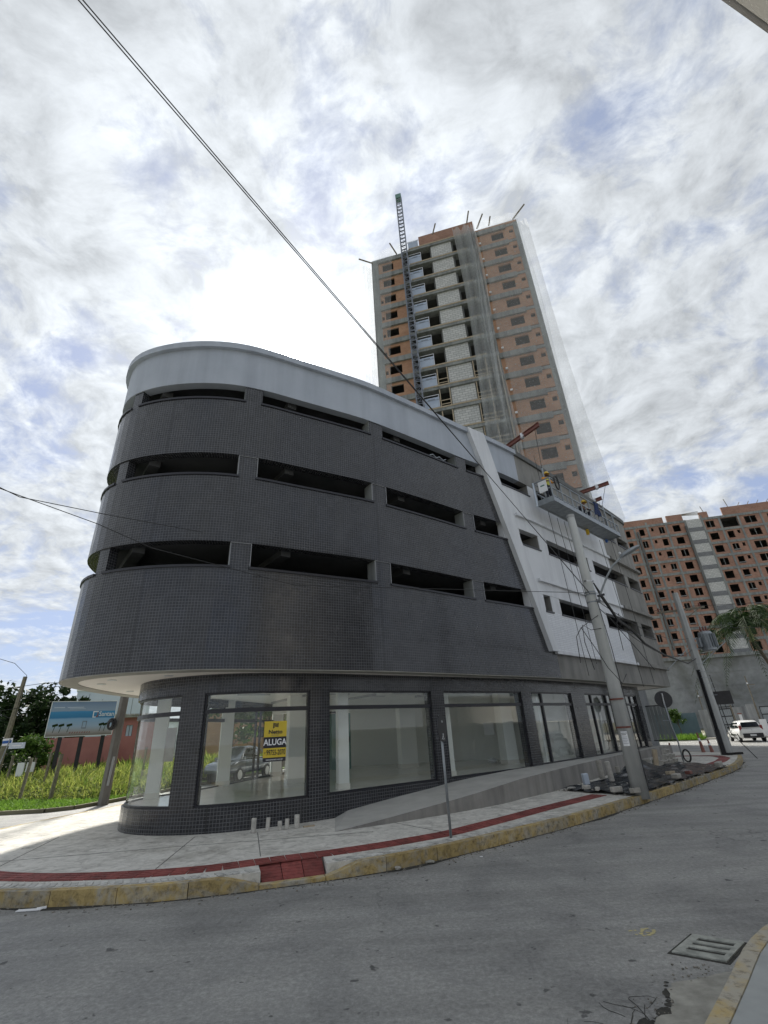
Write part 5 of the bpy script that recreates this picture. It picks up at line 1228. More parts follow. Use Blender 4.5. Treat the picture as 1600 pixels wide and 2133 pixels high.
rope([(6.60, 14.66, 6.05), (7.1, 15.4, 5.75), (8.0, 16.6, 5.2), (9.0, 17.9, 5.12), (10.1, 19.3, 4.75), (12, 21.6, 4.55), (15.2, 25.4, 4.5), (16.7, 27.0, 4.9)], [.02, .05, .045, .05, .045, .04, .03, .02], 'thick black cable bundle running from lamp pole towards transformer pole', **cab)
for i, (p1, p2, sg) in enumerate([((6.5, 14.75, 5.6), (16.7, 27.1, 6.0), .5), ((6.5, 14.75, 5.4), (16.7, 27.1, 5.4), .9)]): rope([p1, p2], .012, ['upper', 'lower'][i] + ' sagging wire between lamp pole and transformer pole', sag=sg, **cab)
for i, pts in enumerate([[(6.46, 14.6, 5.0), (6.0, 14.4, 4.75), (5.75, 14.35, 4.6), (5.55, 14.35, 4.35), (5.5, 14.35, 3.6)], [(6.46, 14.6, 4.6), (6.1, 14.5, 4.55), (5.85, 14.45, 4.7), (5.8, 14.45, 4.2), (5.9, 14.45, 3.4)],
                         [(5.75, 14.36, 4.62), (6.0, 14.2, 3.9), (6.15, 14.1, 3.4), (6.4, 14.0, 2.95), (6.62, 14.1, 3.2)], [(6.8, 14.6, 4.9), (6.95, 14.5, 4.5), (7.1, 14.5, 4.75), (7.05, 14.5, 5.0), (6.92, 14.5, 4.7), (6.9, 14.5, 3.9)], [(6.9, 14.5, 4.6), (7.3, 14.45, 3.9), (7.6, 14.4, 3.3)]]):
    rope(pts, .011, ['drooping wire loop hanging left of the lamp pole', 'second drooping wire left of the lamp pole', 'wire looping low across the bare concrete left of pole', 'narrow wire loop hanging right of the lamp pole', 'wire slanting down right of the lamp pole'][i], mat=W, name='loose_wire', cat='cable', group='loose wires at the lamp pole')

# ------------------------------------------------------------------ road signs seen from behind
sg = empty('road_sign', 'thin grey pole with black round sign seen edge on at the kerb', 'road sign', loc=(.91, 10.55, .19))
m = MB(); m.tube([(.91, 10.55, .15), (.91, 10.55, 2.30)], .026, 10); part('sign_post', m, 'galv', sg, True)
m = MB(); m.disc((.935, 10.53, 2.06), (.90, -.435, 0), .255, .012, 28); part('sign_disc', m, 'black', sg)
m = MB(); m.disc((.944, 10.526, 2.18), (.90, -.435, 0), .022, .016, 10); m.disc((.944, 10.526, 1.94), (.90, -.435, 0), .022, .016, 10); part('sign_bolt', m, 'alu', sg)
for i, (dy, z, l) in enumerate([(-.03, 1.88, .10), (.03, 1.86, .06), (-.01, 1.91, .05)]):
    m = MB(); p = Vector((.944, 10.526, z)) + Vector((.435, .90, 0)) * dy; m.bar(p - Vector((.435, .9, .6)) * l * .4, p + Vector((.435, .9, .6)) * l * .4, .004, .012); part('sticker_mark', m, 'signwhite', sg)
s2 = empty('road_sign', 'bent grey pole with black round sign back near the far corner', 'road sign', loc=(12.9, 24.3, .19))
m = MB(); m.tube([(12.95, 24.3, .15), (12.98, 24.35, 1.0), (12.9, 24.4, 1.75), (12.88, 24.4, 3.12)], .032, 8); part('sign_post', m, 'galv', s2, True)
m = MB(); m.disc((12.95, 24.5, 2.84), (-.42, -.9, 0.05), .38, .015, 28); part('sign_disc', m, 'black', s2)
m = MB(); m.tube([(12.88, 24.42, 2.5), (12.88, 24.36, 3.1)], .035, 8); part('sign_clip', m, 'alu', s2)
m = MB(); m.bar((12.62, 24.45, 1.92), (12.98, 24.4, 1.92), .05, .03); part('cross_arm', m, 'galv', s2)
# black ring leaning by the sign
m = MB(); c = Vector((12.95, 23.9, .45)); m.tube([c + Vector((.8, -.25, 0)) * (.17 * math.cos(a)) + Vector((.05, .1, 1)) * (.24 * math.sin(a)) for a in np.linspace(0, 2 * math.pi, 25)], .035, 6)
tag(put('tyre_ring', m, 'rubber'), 'black tyre ring leaning at the foot of the bent sign pole', 'tyre')

# ------------------------------------------------------------------ black plastic sheet with rubble
def sheet():
    poly = [(4.75, 16.55), (5.5, 15.35), (6.3, 14.32), (7.1, 14.9), (8.4, 16.2), (10.0, 17.85), (11.6, 19.3), (12.9, 20.9), (12.6, 22.0), (11.4, 22.6), (10.2, 21.6), (8.6, 20.0), (7.0, 18.4), (5.7, 17.2)]
    P = np.array(poly); V = []; F = []; nu, nv = 30, 66; idx = {}
    a0 = np.array((5.0, 16.0)); d = np.array((.72, .69)); e = np.array((-.69, .72))
    from math import sin, cos
    def inside(q):
        c = False; j = len(P) - 1
        for i in range(len(P)):
            if (P[i][1] > q[1]) != (P[j][1] > q[1]) and q[0] < (P[j][0] - P[i][0]) * (q[1] - P[i][1]) / (P[j][1] - P[i][1]) + P[i][0]: c = not c
            j = i
        return c
    for j in range(nv + 1):
        for i in range(nu + 1):
            q = a0 + d * (-1.2 + j * .175) + e * (-1.9 + i * .13)
            if not inside(q): continue
            s = (q - a0) @ d; w = (q - a0) @ e
            h = .050 * abs(sin(s * 2.3 + w * 5 + .8 * sin(w * 3))) ** 1.5 + .045 * abs(sin(w * 5.3 - s * 1.4 + sin(s * 1.9))) ** 3 + .008 * random.random()
            h += .72 * max(0, 1 - abs(s - 6.0) / 1.9) * max(0, 1 - abs(w - .75) / 1.0) + .16 * math.exp(-((s - 4.2) / 1.2) ** 2 - ((w - .1) / .5) ** 2) + .12 * math.exp(-((s - 8.6) / .9) ** 2 - ((w + .2) / .5) ** 2)
            idx[(i, j)] = len(V); V.append((q[0], q[1], .20 + h))
    for (i, j), k in idx.items():
        t = [(i, j), (i + 1, j), (i + 1, j + 1), (i, j + 1)]
        if all(x in idx for x in t): F.append(tuple(idx[x] for x in t))
    me = bpy.data.meshes.new('plastic_sheet'); me.from_pydata(V, [], F); me.materials.append(M['tarp'])
    o = bpy.data.objects.new('plastic_sheet', me); COL.objects.link(o); md = o.modifiers.new('sub', 'SUBSURF'); md.levels = 2; md.render_levels = 2
    me.polygons.foreach_set('use_smooth', [True] * len(me.polygons))
    return tag(o, 'crumpled black plastic sheet over rubble around the lamp pole', 'plastic sheet')
sheet()
mb = MB()
for k in range(420):
    t = random.random(); x, y = lerp(5.0, 12.6, t), lerp(15.6, 21.6, t); o_ = random.choice((-1, 1)) * random.uniform(.75, 1.35) if random.random() < .9 else random.gauss(0, .5); x += .69 * o_ + .1; y -= .72 * o_; r = random.choice((.008, .012, .018, .03)); mb.box((x, y, .20 + r * .4 + (.05 if abs(o_) < .5 else 0)), (r * 2, r * 1.5, r), random.random() * 3)
tag(put('rubble_crumbs', mb, 'blockgrey'), 'scattered concrete crumbs and grit around the plastic sheet', 'rubble', kind='stuff')
def cyl(c, r, h, lean, label, group, mat='cylinder'):
    m = MB(); n = 14
    m.tube([(0, 0, 0), (0, 0, .012), (0, 0, h - .012), (0, 0, h)], [r * .93, r, r, r * .92], n)
    o = put('concrete_cylinder', m, mat); o.location = c; o.rotation_euler = (lean[0], lean[1], random.random()); return tag(o, label, 'concrete cylinder', group)
gw = 'test cylinders against the tiled wall'
for i, (x, y, r, h, ln, lb) in enumerate([(-3.30, 12.30, .055, .27, (-.05, .02), 'leftmost concrete test cylinder against the tiled wall, darker at its foot'), (-3.0, 12.36, .045, .26, (-.08, .10), 'second concrete cylinder from left leaning against the tiled wall'), (-2.74, 12.44, .048, .17, (-.05, 0), 'short dark concrete cylinder in the middle of five by the tiled wall'), (-2.60, 12.50, .048, .20, (-.08, .06), 'fourth concrete cylinder, leaning close to its short neighbour by the wall'), (-2.38, 12.56, .058, .26, (-.04, 0), 'rightmost tall pale concrete cylinder against the tiled wall')]):
    cyl((x, y, .19), r, h, ln, lb, gw)
m = MB(); m.box((-2.12, 12.66, .20), (.26, .07, .03), .4); tag(put('wood_offcut', m, 'plank'), 'flat ochre wood offcut beside the rightmost cylinder at the wall', 'wood offcut')
g2 = 'cylinders standing on the plastic sheet'
cyl((6.75, 17.95, .30), .09, .55, (-.06, .03), 'dark tall concrete cylinder standing behind on the plastic sheet', g2, 'blockgrey')
cyl((6.75, 17.2, .30), .085, .55, (-.03, -.08), 'pale leaning concrete cylinder standing on the plastic sheet', g2)
cyl((7.7, 18.9, .35), .075, .22, (0, 0), 'short grey concrete cylinder near the ramp wall behind the sheet', g2, 'blockgrey')
cyl((8.95, 18.6, .55), .085, .50, (.05, .12), 'brown stained cylinder right of the lamp pole on the sheet', g2, 'plank')
def block(c, d, rot, label, mat='blockgrey'):
    m = MB(); m.box((0, 0, d[2] / 2), d); o = put('concrete_block', m, mat); o.location = c; o.rotation_euler = (random.uniform(-.1, .1), random.uniform(-.1, .1), rot)
    bv = o.modifiers.new('b', 'BEVEL'); bv.width = .012; bv.segments = 1; return tag(o, label, 'block', 'blocks weighing down the plastic sheet')
block((5.45, 15.9, .26), (.22, .12, .10), .3, 'pale block fragment on the left corner of the sheet', 'cylinder')
block((5.15, 16.3, .25), (.24, .12, .05), .6, 'flat white slab fragment at the sheet tip', 'paver')
block((5.6, 15.45, .26), (.14, .10, .09), .9, 'small broken block at the front edge of the sheet', 'cylinder')
block((5.95, 15.0, .26), (.32, .14, .12), .3, 'long pale block on the sheet left of the pole', 'cylinder')
block((6.25, 14.52, .26), (.26, .15, .12), .4, 'grey block at the foot of the lamp pole')
block((5.9, 17.1, .26), (.18, .12, .30), .2, 'upright wedge block against the ramp wall', 'bluewall')
block((8.7, 17.0, .30), (.30, .2, .12), .7, 'grey block half buried on the sheet right of pole')
block((9.6, 17.9, .30), (.28, .16, .10), .8, 'brownish brick on the sheet edge near the kerb', 'rust')
block((8.9, 17.7, .34), (.30, .16, .10), .5, 'tan brick lying on the middle of the sheet', 'plank')
block((11.9, 20.0, .28), (.25, .18, .16), .6, 'grey block near the far end of the sheet')
block((12.5, 20.9, .26), (.25, .18, .14), .9, 'last grey block at the far tip of the sheet')
hb = None
def hollow(c, rot):
    m = MB(); L_, W_, H_ = .39, .19, .19
    for x in (-L_ / 2 + .015, 0, L_ / 2 - .015): m.box((x, 0, 0), (.03, W_, H_))
    for y in (-W_ / 2 + .015, W_ / 2 - .015): m.box((0, y, 0), (L_ - .032, .03, H_ - .002))
    return m.mesh('hollow_block')
hme = hollow(0, 0); hme.materials.append(M['cylinder'])
lbl = ['lowest left', 'lowest middle', 'lowest right', 'middle left', 'middle right', 'topmost']
for i, (dx, dy, dz) in enumerate([(-.45, -.42, 0), (0, 0, 0), (.45, .42, 0), (-.2, -.2, .2), (.28, .24, .2), (0, .05, .4)]):
    o = put('hollow_block', hme, None); o.location = (11.75 + dx, 23.2 + dy, .30 + dz); o.rotation_euler = (math.pi / 2, 0, .78 + random.uniform(-.2, .2)); tag(o, lbl[i] + ' hollow concrete block in the pile by the far end of the ramp', 'block', 'pile of hollow blocks')
m = MB(); m.box((0, 0, .24), (1.3, .3, .06)); m.box((-.5, 0, .1), (.2, .28, .22)); m.box((.5, 0, .1), (.2, .28, .22)); o = put('concrete_bench', m, 'ramp'); o.location = (11.2, 23.6, .2); o.rotation_euler.z = .8
tag(o, 'low pale concrete step slab against the ramp wall', 'concrete step')

# ------------------------------------------------------------------ right: transformer pole and far street side
p2 = empty('transformer_pole', 'concrete utility pole with grey transformer and black lower side at the far corner', 'utility pole', loc=(16.75, 27.1, .19))
X, Y = 16.75, 27.1
m = MB(); m.tube([(X, Y, .1), (X, Y, 4.3), (X, Y, 8.6)], [.30, .23, .16], 8); part('pole_shaft', m, 'poleconc', p2)
m = MB(); m.bar((X - .24, Y - .16, .2), (X - .16, Y - .12, 4.3), .16, .12); m.bar((X - .27, Y - .20, .2), (X - .25, Y - .18, 1.35), .2, .14); part('cable_guard', m, 'black', p2)
m = MB(); m.box((X + .35, Y - .25, .24), (.5, .2, .10), .2); m.box((X - .1, Y - .3, .24), (.3, .25, .1), .1); part('base_collar', m, 'rubber', p2)
tc = Vector((X + .78, Y - .22, 5.75)); m = MB(); n = 16; rr = .36
m.tube([tc + Vector((0, 0, z)) for z in (-.52, -.48, .40, .52, .56)], [.30, .36, .36, .30, .12], n); part('transformer_tank', m, 'galv', p2, False)
for k in range(7):
    a = -2.6 + k * .33; q = tc + Vector((math.cos(a) * .41, math.sin(a) * .41, 0)); m = MB(); m.box(tuple(q), (.10, .02, .72), a); part('cooling_fin', m, 'galv', p2)
for dx in (-.16, 0, .16): m = MB(); m.tube([tc + Vector((dx, 0, .5)), tc + Vector((dx, 0, .62)), tc + Vector((dx, 0, .82))], [.05, .06, .03], 8); part('bushing', m, 'rust', p2)
m = MB(); m.bar((X + .1, Y - .05, 5.95), tuple(tc + Vector((-.3, .1, .2))), .08, .08); m.bar((X + .1, Y - .05, 5.4), tuple(tc + Vector((-.3, .1, -.35))), .08, .08); m.box((X + .32, Y - .3, 5.7), (.22, .2, .5), .2); part('transformer_bracket', m, 'galv', p2)
m = MB(); m.bar((X - 1.1, Y + .5, 7.6), (X + 1.1, Y - .5, 7.6), .09, .11); m.bar((X, Y, 7.0), (X + .8, Y - .4, 7.55), .04, .04); part('cross_arm', m, 'wood', p2)
for k in (-1, -.35, .9): m = MB(); m.tube([(X + k, Y - k * .45, 7.62), (X + k, Y - k * .45, 7.85)], .05, 8); part('insulator', m, 'rust', p2)
m = MB(); m.bar((X + .15, Y, 4.6), (X + 1.4, Y - .7, 5.6), .05, .05); m.bar((X - .1, Y, 5.6), (X - 1.6, Y + .3, 4.4), .035, .035); part('stay_bar', m, 'galv', p2)
for z in (3.0, 3.3, 3.6, 3.9, 4.2, 4.6): m = MB(); m.bar((X - .2, Y - .2, z), (X + .34, Y - .22, z), .025, .02); part('step_strap', m, 'galv', p2)
rope([(X + .3, Y - .2, 4.0), (X + .36, Y - .24, 1.2), (X + .75, Y - 1.0, .02)], .02, 'dark stay wire running from transformer pole down to the kerb', 'cable', 'stay_wire', 'cable')
for i, (a, b, s) in enumerate([((X, Y, 7.8), (40, 22, 8.6), .6), ((X, Y, 6.6), (38, 30, 7.6), .5), ((X - .4, Y + .2, 7.85), (2, 46, 9), .5)]): rope([a, b], .012, ['high wire leaving transformer pole to the right', 'lower wire leaving transformer pole towards the palm', 'wire leaving transformer pole behind the building'][i], sag=s, **cab)
def bollard(c, h, lean, label):
    e = empty('bollard', label, 'bollard', 'bollards near the transformer pole', loc=c); c = Vector(c)
    m = MB(); m.tube([c, c + Vector((lean * .5, 0, h * .5)), c + Vector((lean, 0, h))], [.10, .07, .035], 10); part('bollard_body', m, 'cone', e)
    m = MB(); m.tube([c + Vector((lean * .55, 0, h * .55)), c + Vector((lean * .72, 0, h * .72))], [.069, .058], 10); part('bollard_band', m, 'signwhite', e)
bollard((17.2, 29.9, .19), 1.0, -.06, 'faded red bollard left of the transformer pole'); bollard((17.5, 29.6, .19), .62, -.05, 'short dull red bollard stump nearest the transformer pole'); bollard((15.6, 30.3, .19), .55, .03, 'small dull red post at the far edge of the ramp')
mg = empty('sheet_gate', 'dark corrugated sheet metal gate at the right end of the shops', 'gate', loc=(13.75, 28.0, .2))
g0 = Vector((13.62, 27.85, 0)); g1 = Vector((14.55, 27.35, 0))
for k in range(6):
    a = g0.lerp(g1, k / 6 + .01); b = g0.lerp(g1, (k + 1) / 6 - .01); o_ = Vector((-.47, -.88, 0)) * (.03 if k % 2 else 0)
    m = MB(); m.bar((a + o_) + Vector((0, 0, 1.83)), (b + o_) + Vector((0, 0, 1.83)), .025, 1.62); part('gate_sheet', m, 'corrdark', mg)
m = MB(); m.bar(g0 + Vector((0, 0, 2.66)), g1 + Vector((0, 0, 2.66)), .06, .05); m.bar(g0 + Vector((0, 0, .98)), g1 + Vector((0, 0, .98)), .06, .05); part('gate_rail', m, 'frame', mg)
# far fence: concrete panels, sheet gates
Fc = Face((30.5, 51.6), (.85, -.527))
fe = empty('street_fence', 'pale grey concrete panel fence with steel posts behind the parked car', 'fence', loc=Fc.p(0, 0, 0))
FP = lambda nm, mb, m_: part(nm, mb, m_, fe)
for a, b, z, mt in [(-.1, .75, 2.6, 'fence'), (.77, 1.55, 2.62, 'oldconcrete'), (2.78, 3.5, 2.66, 'fence'), (3.52, 3.9, 2.7, 'oldconcrete'), (3.92, 4.6, 2.85, 'fence'), (6.6, 7.9, 2.7, 'fence'), (7.92, 9.4, 2.6, 'oldconcrete'), (9.42, 11.4, 2.7, 'fence')]: FP('fence_panel', Fc.box(MB(), a, b, 0, .12, .05, z), mt)
for a in (1.55, 2.66, 4.62, 6.5): FP('fence_post', Fc.box(MB(), a, a + .12, -.06, .12, 0, 2.9), 'wood')
def sheetgate(a0, a1, label):
    e = empty('corrugated_gate', label, 'gate', 'corrugated gates in the far fence', loc=Fc.p(a0, 0, 0)); n = max(6, int((a1 - a0) / .13))
    for z0, z1 in ((.45, 1.12), (1.2, 1.85), (1.95, 2.52)):
        m = MB()
        for k in range(n): a = lerp(a0, a1, k / n); b = lerp(a0, a1, (k + 1) / n); Fc.box(m, a, b - .02, .0 if k % 2 else .03, .06, z0, z1)
        part('gate_sheet', m, 'corr', e)
    for z in (.38, 1.16, 1.9, 2.56): part('gate_bar', Fc.box(MB(), a0 - .03, a1 + .03, -.04, .0, z - .04, z + .04), 'black', e)
    for a in (a0 - .03, a1): part('gate_stile', Fc.box(MB(), a, a + .05, -.045, .02, .3, 2.6), 'black', e)
sheetgate(1.72, 2.6, 'narrow corrugated sheet gate under the black board'); sheetgate(4.95, 6.4, 'wider corrugated sheet gate at the right picture edge')
bd = empty('black_board', 'blank black board on short legs above the far fence', 'board', loc=Fc.p(2.3, .3, 2.6))
part('board_panel', Fc.box(MB(), 1.55, 3.1, .25, .33, 2.98, 4.2), 'black', bd)
for a in (1.75, 2.3, 2.9): part('board_leg', Fc.box(MB(), a, a + .05, .33, .38, 1.0, 3.2), 'black', bd)
part('board_brace', Fc.box(MB(), 1.7, 3.0, .34, .37, 2.72, 2.78), 'black', bd)
for a, zt2, lb in [(.33, 4.45, 'thin rusty post with small crossbar left of the black board'), (4.7, 5.4, 'tall thin dark post with crossbar right of the black board')]:
    e = empty('thin_post', lb, 'post', 'thin posts behind the far fence', loc=Fc.p(a, .2, 0))
    part('post_shaft', Fc.box(MB(), a - .045, a + .045, .2, .29, 0, zt2), 'wood', e); part('post_arm', Fc.box(MB(), a - .05, a + .55, .15, .2, zt2 * .84, zt2 * .84 + .07), 'wood', e); part('insulator', Fc.box(MB(), a - .05, a + .05, .12, .2, zt2 * .86, zt2 * .86 + .14), 'signwhite', e)
m = MB(); Fc.box(m, 3.12, 3.36, -.03, -.005, 1.2, 2.0); o = tag(put('wall_notice', m, 'signwhite'), 'tall white notice board on the fence above the car', 'notice'); put('notice_heading', Fc.box(MB(), 3.05, 3.4, -.032, -.008, 2.02, 2.12), 'cone', o)
m = MB(); Fc.box(m, 4.5, 5.05, -.7, -.62, .12, 1.5); tag(put('leaning_board', m, 'signwhite'), 'white upright panel leaning near the right gate', 'board')
# blue grey boundary wall with grass in front and a bush over it
m = MB(); m.bar((23.5, 57.0, 1.2), (30.4, 52.2, 1.2), .15, 2.4); tag(put('boundary_wall', m, 'bluefence'), 'dull blue grey boundary wall left of the pale fence', 'wall')
V = []; F_ = []
for k in range(2600):
    t_ = random.random(); x, y = lerp(22, 30.2, t_), lerp(56.5, 51.2, t_); w_ = random.random() * 3.2; x -= w_ * .57; y -= w_ * .82; h = random.uniform(.2, .6); a = random.uniform(0, 3.14); i = len(V); dx, dy = .05 * math.cos(a), .05 * math.sin(a)
    V += [(x - dx, y - dy, .1), (x + dx, y + dy, .1), (x + random.gauss(0, .12), y + random.gauss(0, .12), .1 + h)]; F_.append((i, i + 1, i + 2))
me = bpy.data.meshes.new('verge_grass'); me.from_pydata(V, [], F_); me.materials.append(M['shortgrass']); o = bpy.data.objects.new('verge_grass', me); COL.objects.link(o); tag(o, 'rough green grass verge before the blue grey wall', 'grass', kind='stuff')
m = MB(); m.slab([(19.5, 57.2), (22.2, 55), (28.6, 49.6), (30.6, 51.4), (24, 56.5), (21, 59)], .0, .13); put('verge', m, 'turf', lot) if False else tag(put('verge', m, 'turf'), kind='structure')

# ------------------------------------------------------------------ vehicles
def loft(sections, cap=True):
    # sections: list of (x, [(y,z),...]) closed rings with equal counts
    m = MB(); n = len(sections[0][1])
    for x, ring in sections:
        for y, z in ring: m.v.append((x, y, z))
    for i in range(len(sections) - 1):
        for k in range(n): m.f.append((i * n + k, i * n + (k + 1) % n, (i + 1) * n + (k + 1) % n, (i + 1) * n + k)); m.uv.append(None); m.mi.append(0)
    if cap:
        m.f.append(tuple(range(n))[::-1]); m.uv.append(None); m.mi.append(0); e = (len(sections) - 1) * n; m.f.append(tuple(e + k for k in range(n))); m.uv.append(None); m.mi.append(0)
    return m
def ring(hw, z0, z1, r=.10, tum=.0):
    return [(-hw + r, z0), (hw - r, z0), (hw, z0 + r), (hw, (z0 + z1) / 2), (hw - tum, z1 - r), (hw - tum - r, z1), (-hw + tum + r, z1), (-hw + tum, z1 - r), (-hw, (z0 + z1) / 2), (-hw, z0 + r)]
def vehicle(name, label, paint, loc, rz, pickup=False):
    root = empty(name, label, 'car' if not pickup else 'pickup truck', loc=loc); root.rotation_euler.z = rz
    P_ = lambda nm, mb, mt, sm_=False: put(nm, mb, mt, root, sm_)
    if not pickup:
        L_ = 4.05
        body = [(-2.02, .62, .50, .80), (-1.98, .80, .38, .98), (-1.85, .86, .30, 1.02), (-1.0, .87, .26, 1.00), (0, .87, .25, .96), (.9, .87, .25, .95), (1.3, .86, .27, .92), (1.75, .82, .30, .80), (1.98, .68, .36, .66), (2.03, .55, .40, .58)]
        cabin = [(-1.97, .66, .96, 1.02), (-1.86, .74, .97, 1.26), (-1.62, .72, .97, 1.50), (-1.0, .70, .96, 1.56), (-.2, .70, .95, 1.55), (.35, .70, .94, 1.46), (.95, .74, .93, 1.10), (1.22, .76, .92, .95)]
    else:
        L_ = 5.2
        body = [(-2.60, .80, .60, 1.05), (-2.55, .90, .52, 1.12), (-.9, .92, .48, 1.12), (-.4, .92, .45, 1.12), (1.2, .92, .45, 1.14), (1.6, .92, .46, 1.10), (2.4, .88, .50, .98), (2.58, .75, .55, .80)]
        cabin = [(-.85, .74, 1.08, 1.55), (-.7, .76, 1.08, 1.78), (0, .74, 1.08, 1.82), (.6, .74, 1.08, 1.76), (1.35, .80, 1.08, 1.20), (1.5, .80, 1.07, 1.12)]
    P_('body', loft([(x, ring(hw, z0, z1, .12 if z1 - z0 > .3 else .05, .05)) for x, hw, z0, z1 in body]), paint, True)
    P_('cabin', loft([(x, ring(hw, z0, z1, .05 if z1 - z0 < .2 else .09, .10 if z1 - z0 > .3 else .02)) for x, hw, z0, z1 in cabin]), paint, True)
    def wq(pts, nm='window'):
        m = MB(); m.face(pts); m.face([(p[0] - .006, p[1] * .985, p[2]) for p in pts][::-1]); P_(nm, m, 'carglass')
    if not pickup:
        for s in (-1, 1):
            wq([(-1.45, s * .735, 1.04), (-.55, s * .735, 1.03), (-.55, s * .66, 1.42), (-1.30, s * .66, 1.42)][::s]); wq([(-.45, s * .735, 1.03), (.75, s * .775, 1.02), (.30, s * .67, 1.38), (-.45, s * .66, 1.42)][::s])
            m = MB(); m.box((.62, s * .92, 1.04), (.12, .18, .12)); P_('mirror', m, 'black')
            m = MB(); m.box((-1.93, s * .70, 1.02), (.10, .16, .34)); P_('tail_light', m, 'taillight')
            m = MB(); m.box((-.1, s * .885, .52), (1.5, .02, .12)); P_('side_moulding', m, 'black')
            m = MB(); m.bar((-1.4, s * .58, 1.60), (.2, s * .58, 1.60), .03, .04); P_('roof_rail', m, 'black')
        wq([(-1.985, -.60, 1.06), (-1.985, .60, 1.06), (-1.80, .55, 1.42), (-1.80, -.55, 1.42)], 'rear_window')
        m = MB(); m.box((-2.0, 0, .48), (.10, 1.34, .30)); P_('bumper', m, 'black')
        m = MB(); m.box((-2.055, 0, .50), (.012, .42, .13)); P_('number_plate', m, 'alu')
        m = MB(); m.disc((-2.0, 0, .86), (1, 0, 0), .05, .03, 12); P_('tailgate_badge', m, 'alu')
        wx, wr, wy = (-1.28, 1.22), .32, .80
    else:
        for s in (-1, 1):
            wq([(-.60, s * .77, 1.20), (.15, s * .77, 1.20), (.15, s * .68, 1.66), (-.55, s * .68, 1.66)][::s]); wq([(.22, s * .77, 1.20), (1.15, s * .80, 1.20), (.65, s * .69, 1.64), (.22, s * .68, 1.66)][::s])
            m = MB(); m.box((-2.57, s * .80, .88), (.08, .14, .36)); P_('tail_light', m, 'taillight')
            m = MB(); m.box((1.15, s * .95, 1.2), (.14, .18, .16)); P_('mirror', m, paint)
        m = MB(); m.bar((-.9, -.6, 1.75), (-1.7, -.75, 1.15), .06, .06); m.bar((-.9, .6, 1.75), (-1.7, .75, 1.15), .06, .06); P_('roll_bar', m, 'galv')
        m = MB(); m.box((-2.6, 0, .55), (.14, 1.6, .2)); P_('bumper', m, 'galv'); m = MB(); m.box((-1.75, 0, 1.13), (1.6, 1.5, .02)); P_('bed_cover', m, 'black')
        wx, wr, wy = (-1.55, 1.6), .38, .84
    for x in wx:
        for s in (-1, 1):
            m = MB(); m.tube([(x, s * (wy - .11), wr), (x, s * (wy - .09), wr), (x, s * (wy + .07), wr), (x, s * (wy + .09), wr)], [wr * .9, wr, wr, wr * .9], 22); w_ = P_('wheel', m, 'rubber')
            m = MB(); m.disc((x, s * (wy + .085), wr), (0, s, 0), wr * .62, .03, 16); put('rim', m, 'alu', w_)
            m = MB(); m.disc((x, s * (wy + .015), wr + .02), (0, s, 0), wr * 1.14, .08, 22); P_('wheel_arch', m, 'black')
    return root
hd = Vector((.34, .94, 0)).normalized(); rc = Vector((27.75, 40.9, 0)); c = rc + hd * 2.03
vehicle('parked_car', 'white hatchback parked before the pale fence, seen from behind', 'carwhite', (c.x, c.y, .0), math.atan2(hd.y, hd.x))
vehicle('pickup_truck', 'silver pickup truck on the side street, seen through the shop glass', 'carsilver', (-9.45, 31.6, 0), R(256), True)

# ------------------------------------------------------------------ trees and plants
def leaf_quads(m, c, r, n, size, flat=.8):
    for _ in range(n):
        d = Vector((random.gauss(0, 1), random.gauss(0, 1), random.gauss(0, 1) * flat)).normalized() * (r * random.random() ** .45)
        p = Vector(c) + d; u = Vector((random.gauss(0, 1), random.gauss(0, 1), random.gauss(0, .7))).normalized(); v = u.orthogonal().normalized(); v.rotate(Matrix.Rotation(random.random() * 6.28, 3, u)); s = size * random.uniform(.6, 1.3)
        m.face([p - u * s, p - v * s * .42, p + u * s, p + v * s * .42])
def tree(name, label, base, h, spread, clumps, leaf, size, mat, cat='tree', group=None, trunk=.18, low=.35, per=70):
    e = empty(name, label, cat, group, loc=base); B = Vector(base)
    m = MB(); top = B + Vector((random.uniform(-.3, .3), random.uniform(-.3, .3), h * .75)); m.tube([B, B.lerp(top, .4) + Vector((.08, .05, 0)), top], [trunk, trunk * .75, trunk * .25], 8)
    cr = MB(); cs = []
    for k in range(clumps):
        a = random.uniform(0, 6.28); f = random.uniform(low, 1.0); rr = spread * (1 - .55 * abs(f - .55)) * random.uniform(.35, 1.0); c = B + Vector((math.cos(a) * rr, math.sin(a) * rr, h * f)); cs.append(c)
        leaf_quads(cr, c, spread * random.uniform(.22, .40), per, size)
        if k % 2 == 0: s = B.lerp(top, min(1, f * .8)); m.tube([s, s.lerp(c, .55) + Vector((0, 0, .1)), c], [trunk * .35, trunk * .2, .015], 5)
    part('trunk', m, 'bark', e); part('crown', cr, mat, e); return e
tree('evergreen_tree', 'large dark evergreen tree behind the billboard', (-31.2, 42.2, .4), 6.4, 2.9, 46, 0, .26, 'leafdark', low=.22, per=120)
tree('evergreen_tree', 'dark feathery tree rising just left of the billboard top', (-27.8, 42.6, .4), 6.6, 1.5, 24, 0, .24, 'leafdark', low=.3, per=90)
tree('leafy_bush', 'bright leafy bush under the left end of the billboard', (-24.2, 34.4, .4), 2.5, 1.25, 26, 0, .14, 'leaf', 'bush', trunk=.07, low=.15, per=80)
tree('leafy_bush', 'dark low bush below the evergreen tree at far left', (-27.3, 35.5, .4), 2.2, 1.6, 22, 0, .15, 'leafdark', 'bush', trunk=.07, low=.1, per=80)
tree('street_tree', 'slim green tree seen through the first shop window', (-10.9, 33.6, .3), 5.6, 1.9, 26, 0, .2, 'leaf', trunk=.09, low=.35, per=70)
tree('street_tree', 'second green tree farther along the side street behind shop glass', (-10.2, 40.5, .3), 6.5, 2.6, 26, 0, .24, 'leaf', trunk=.12, low=.35, per=70)
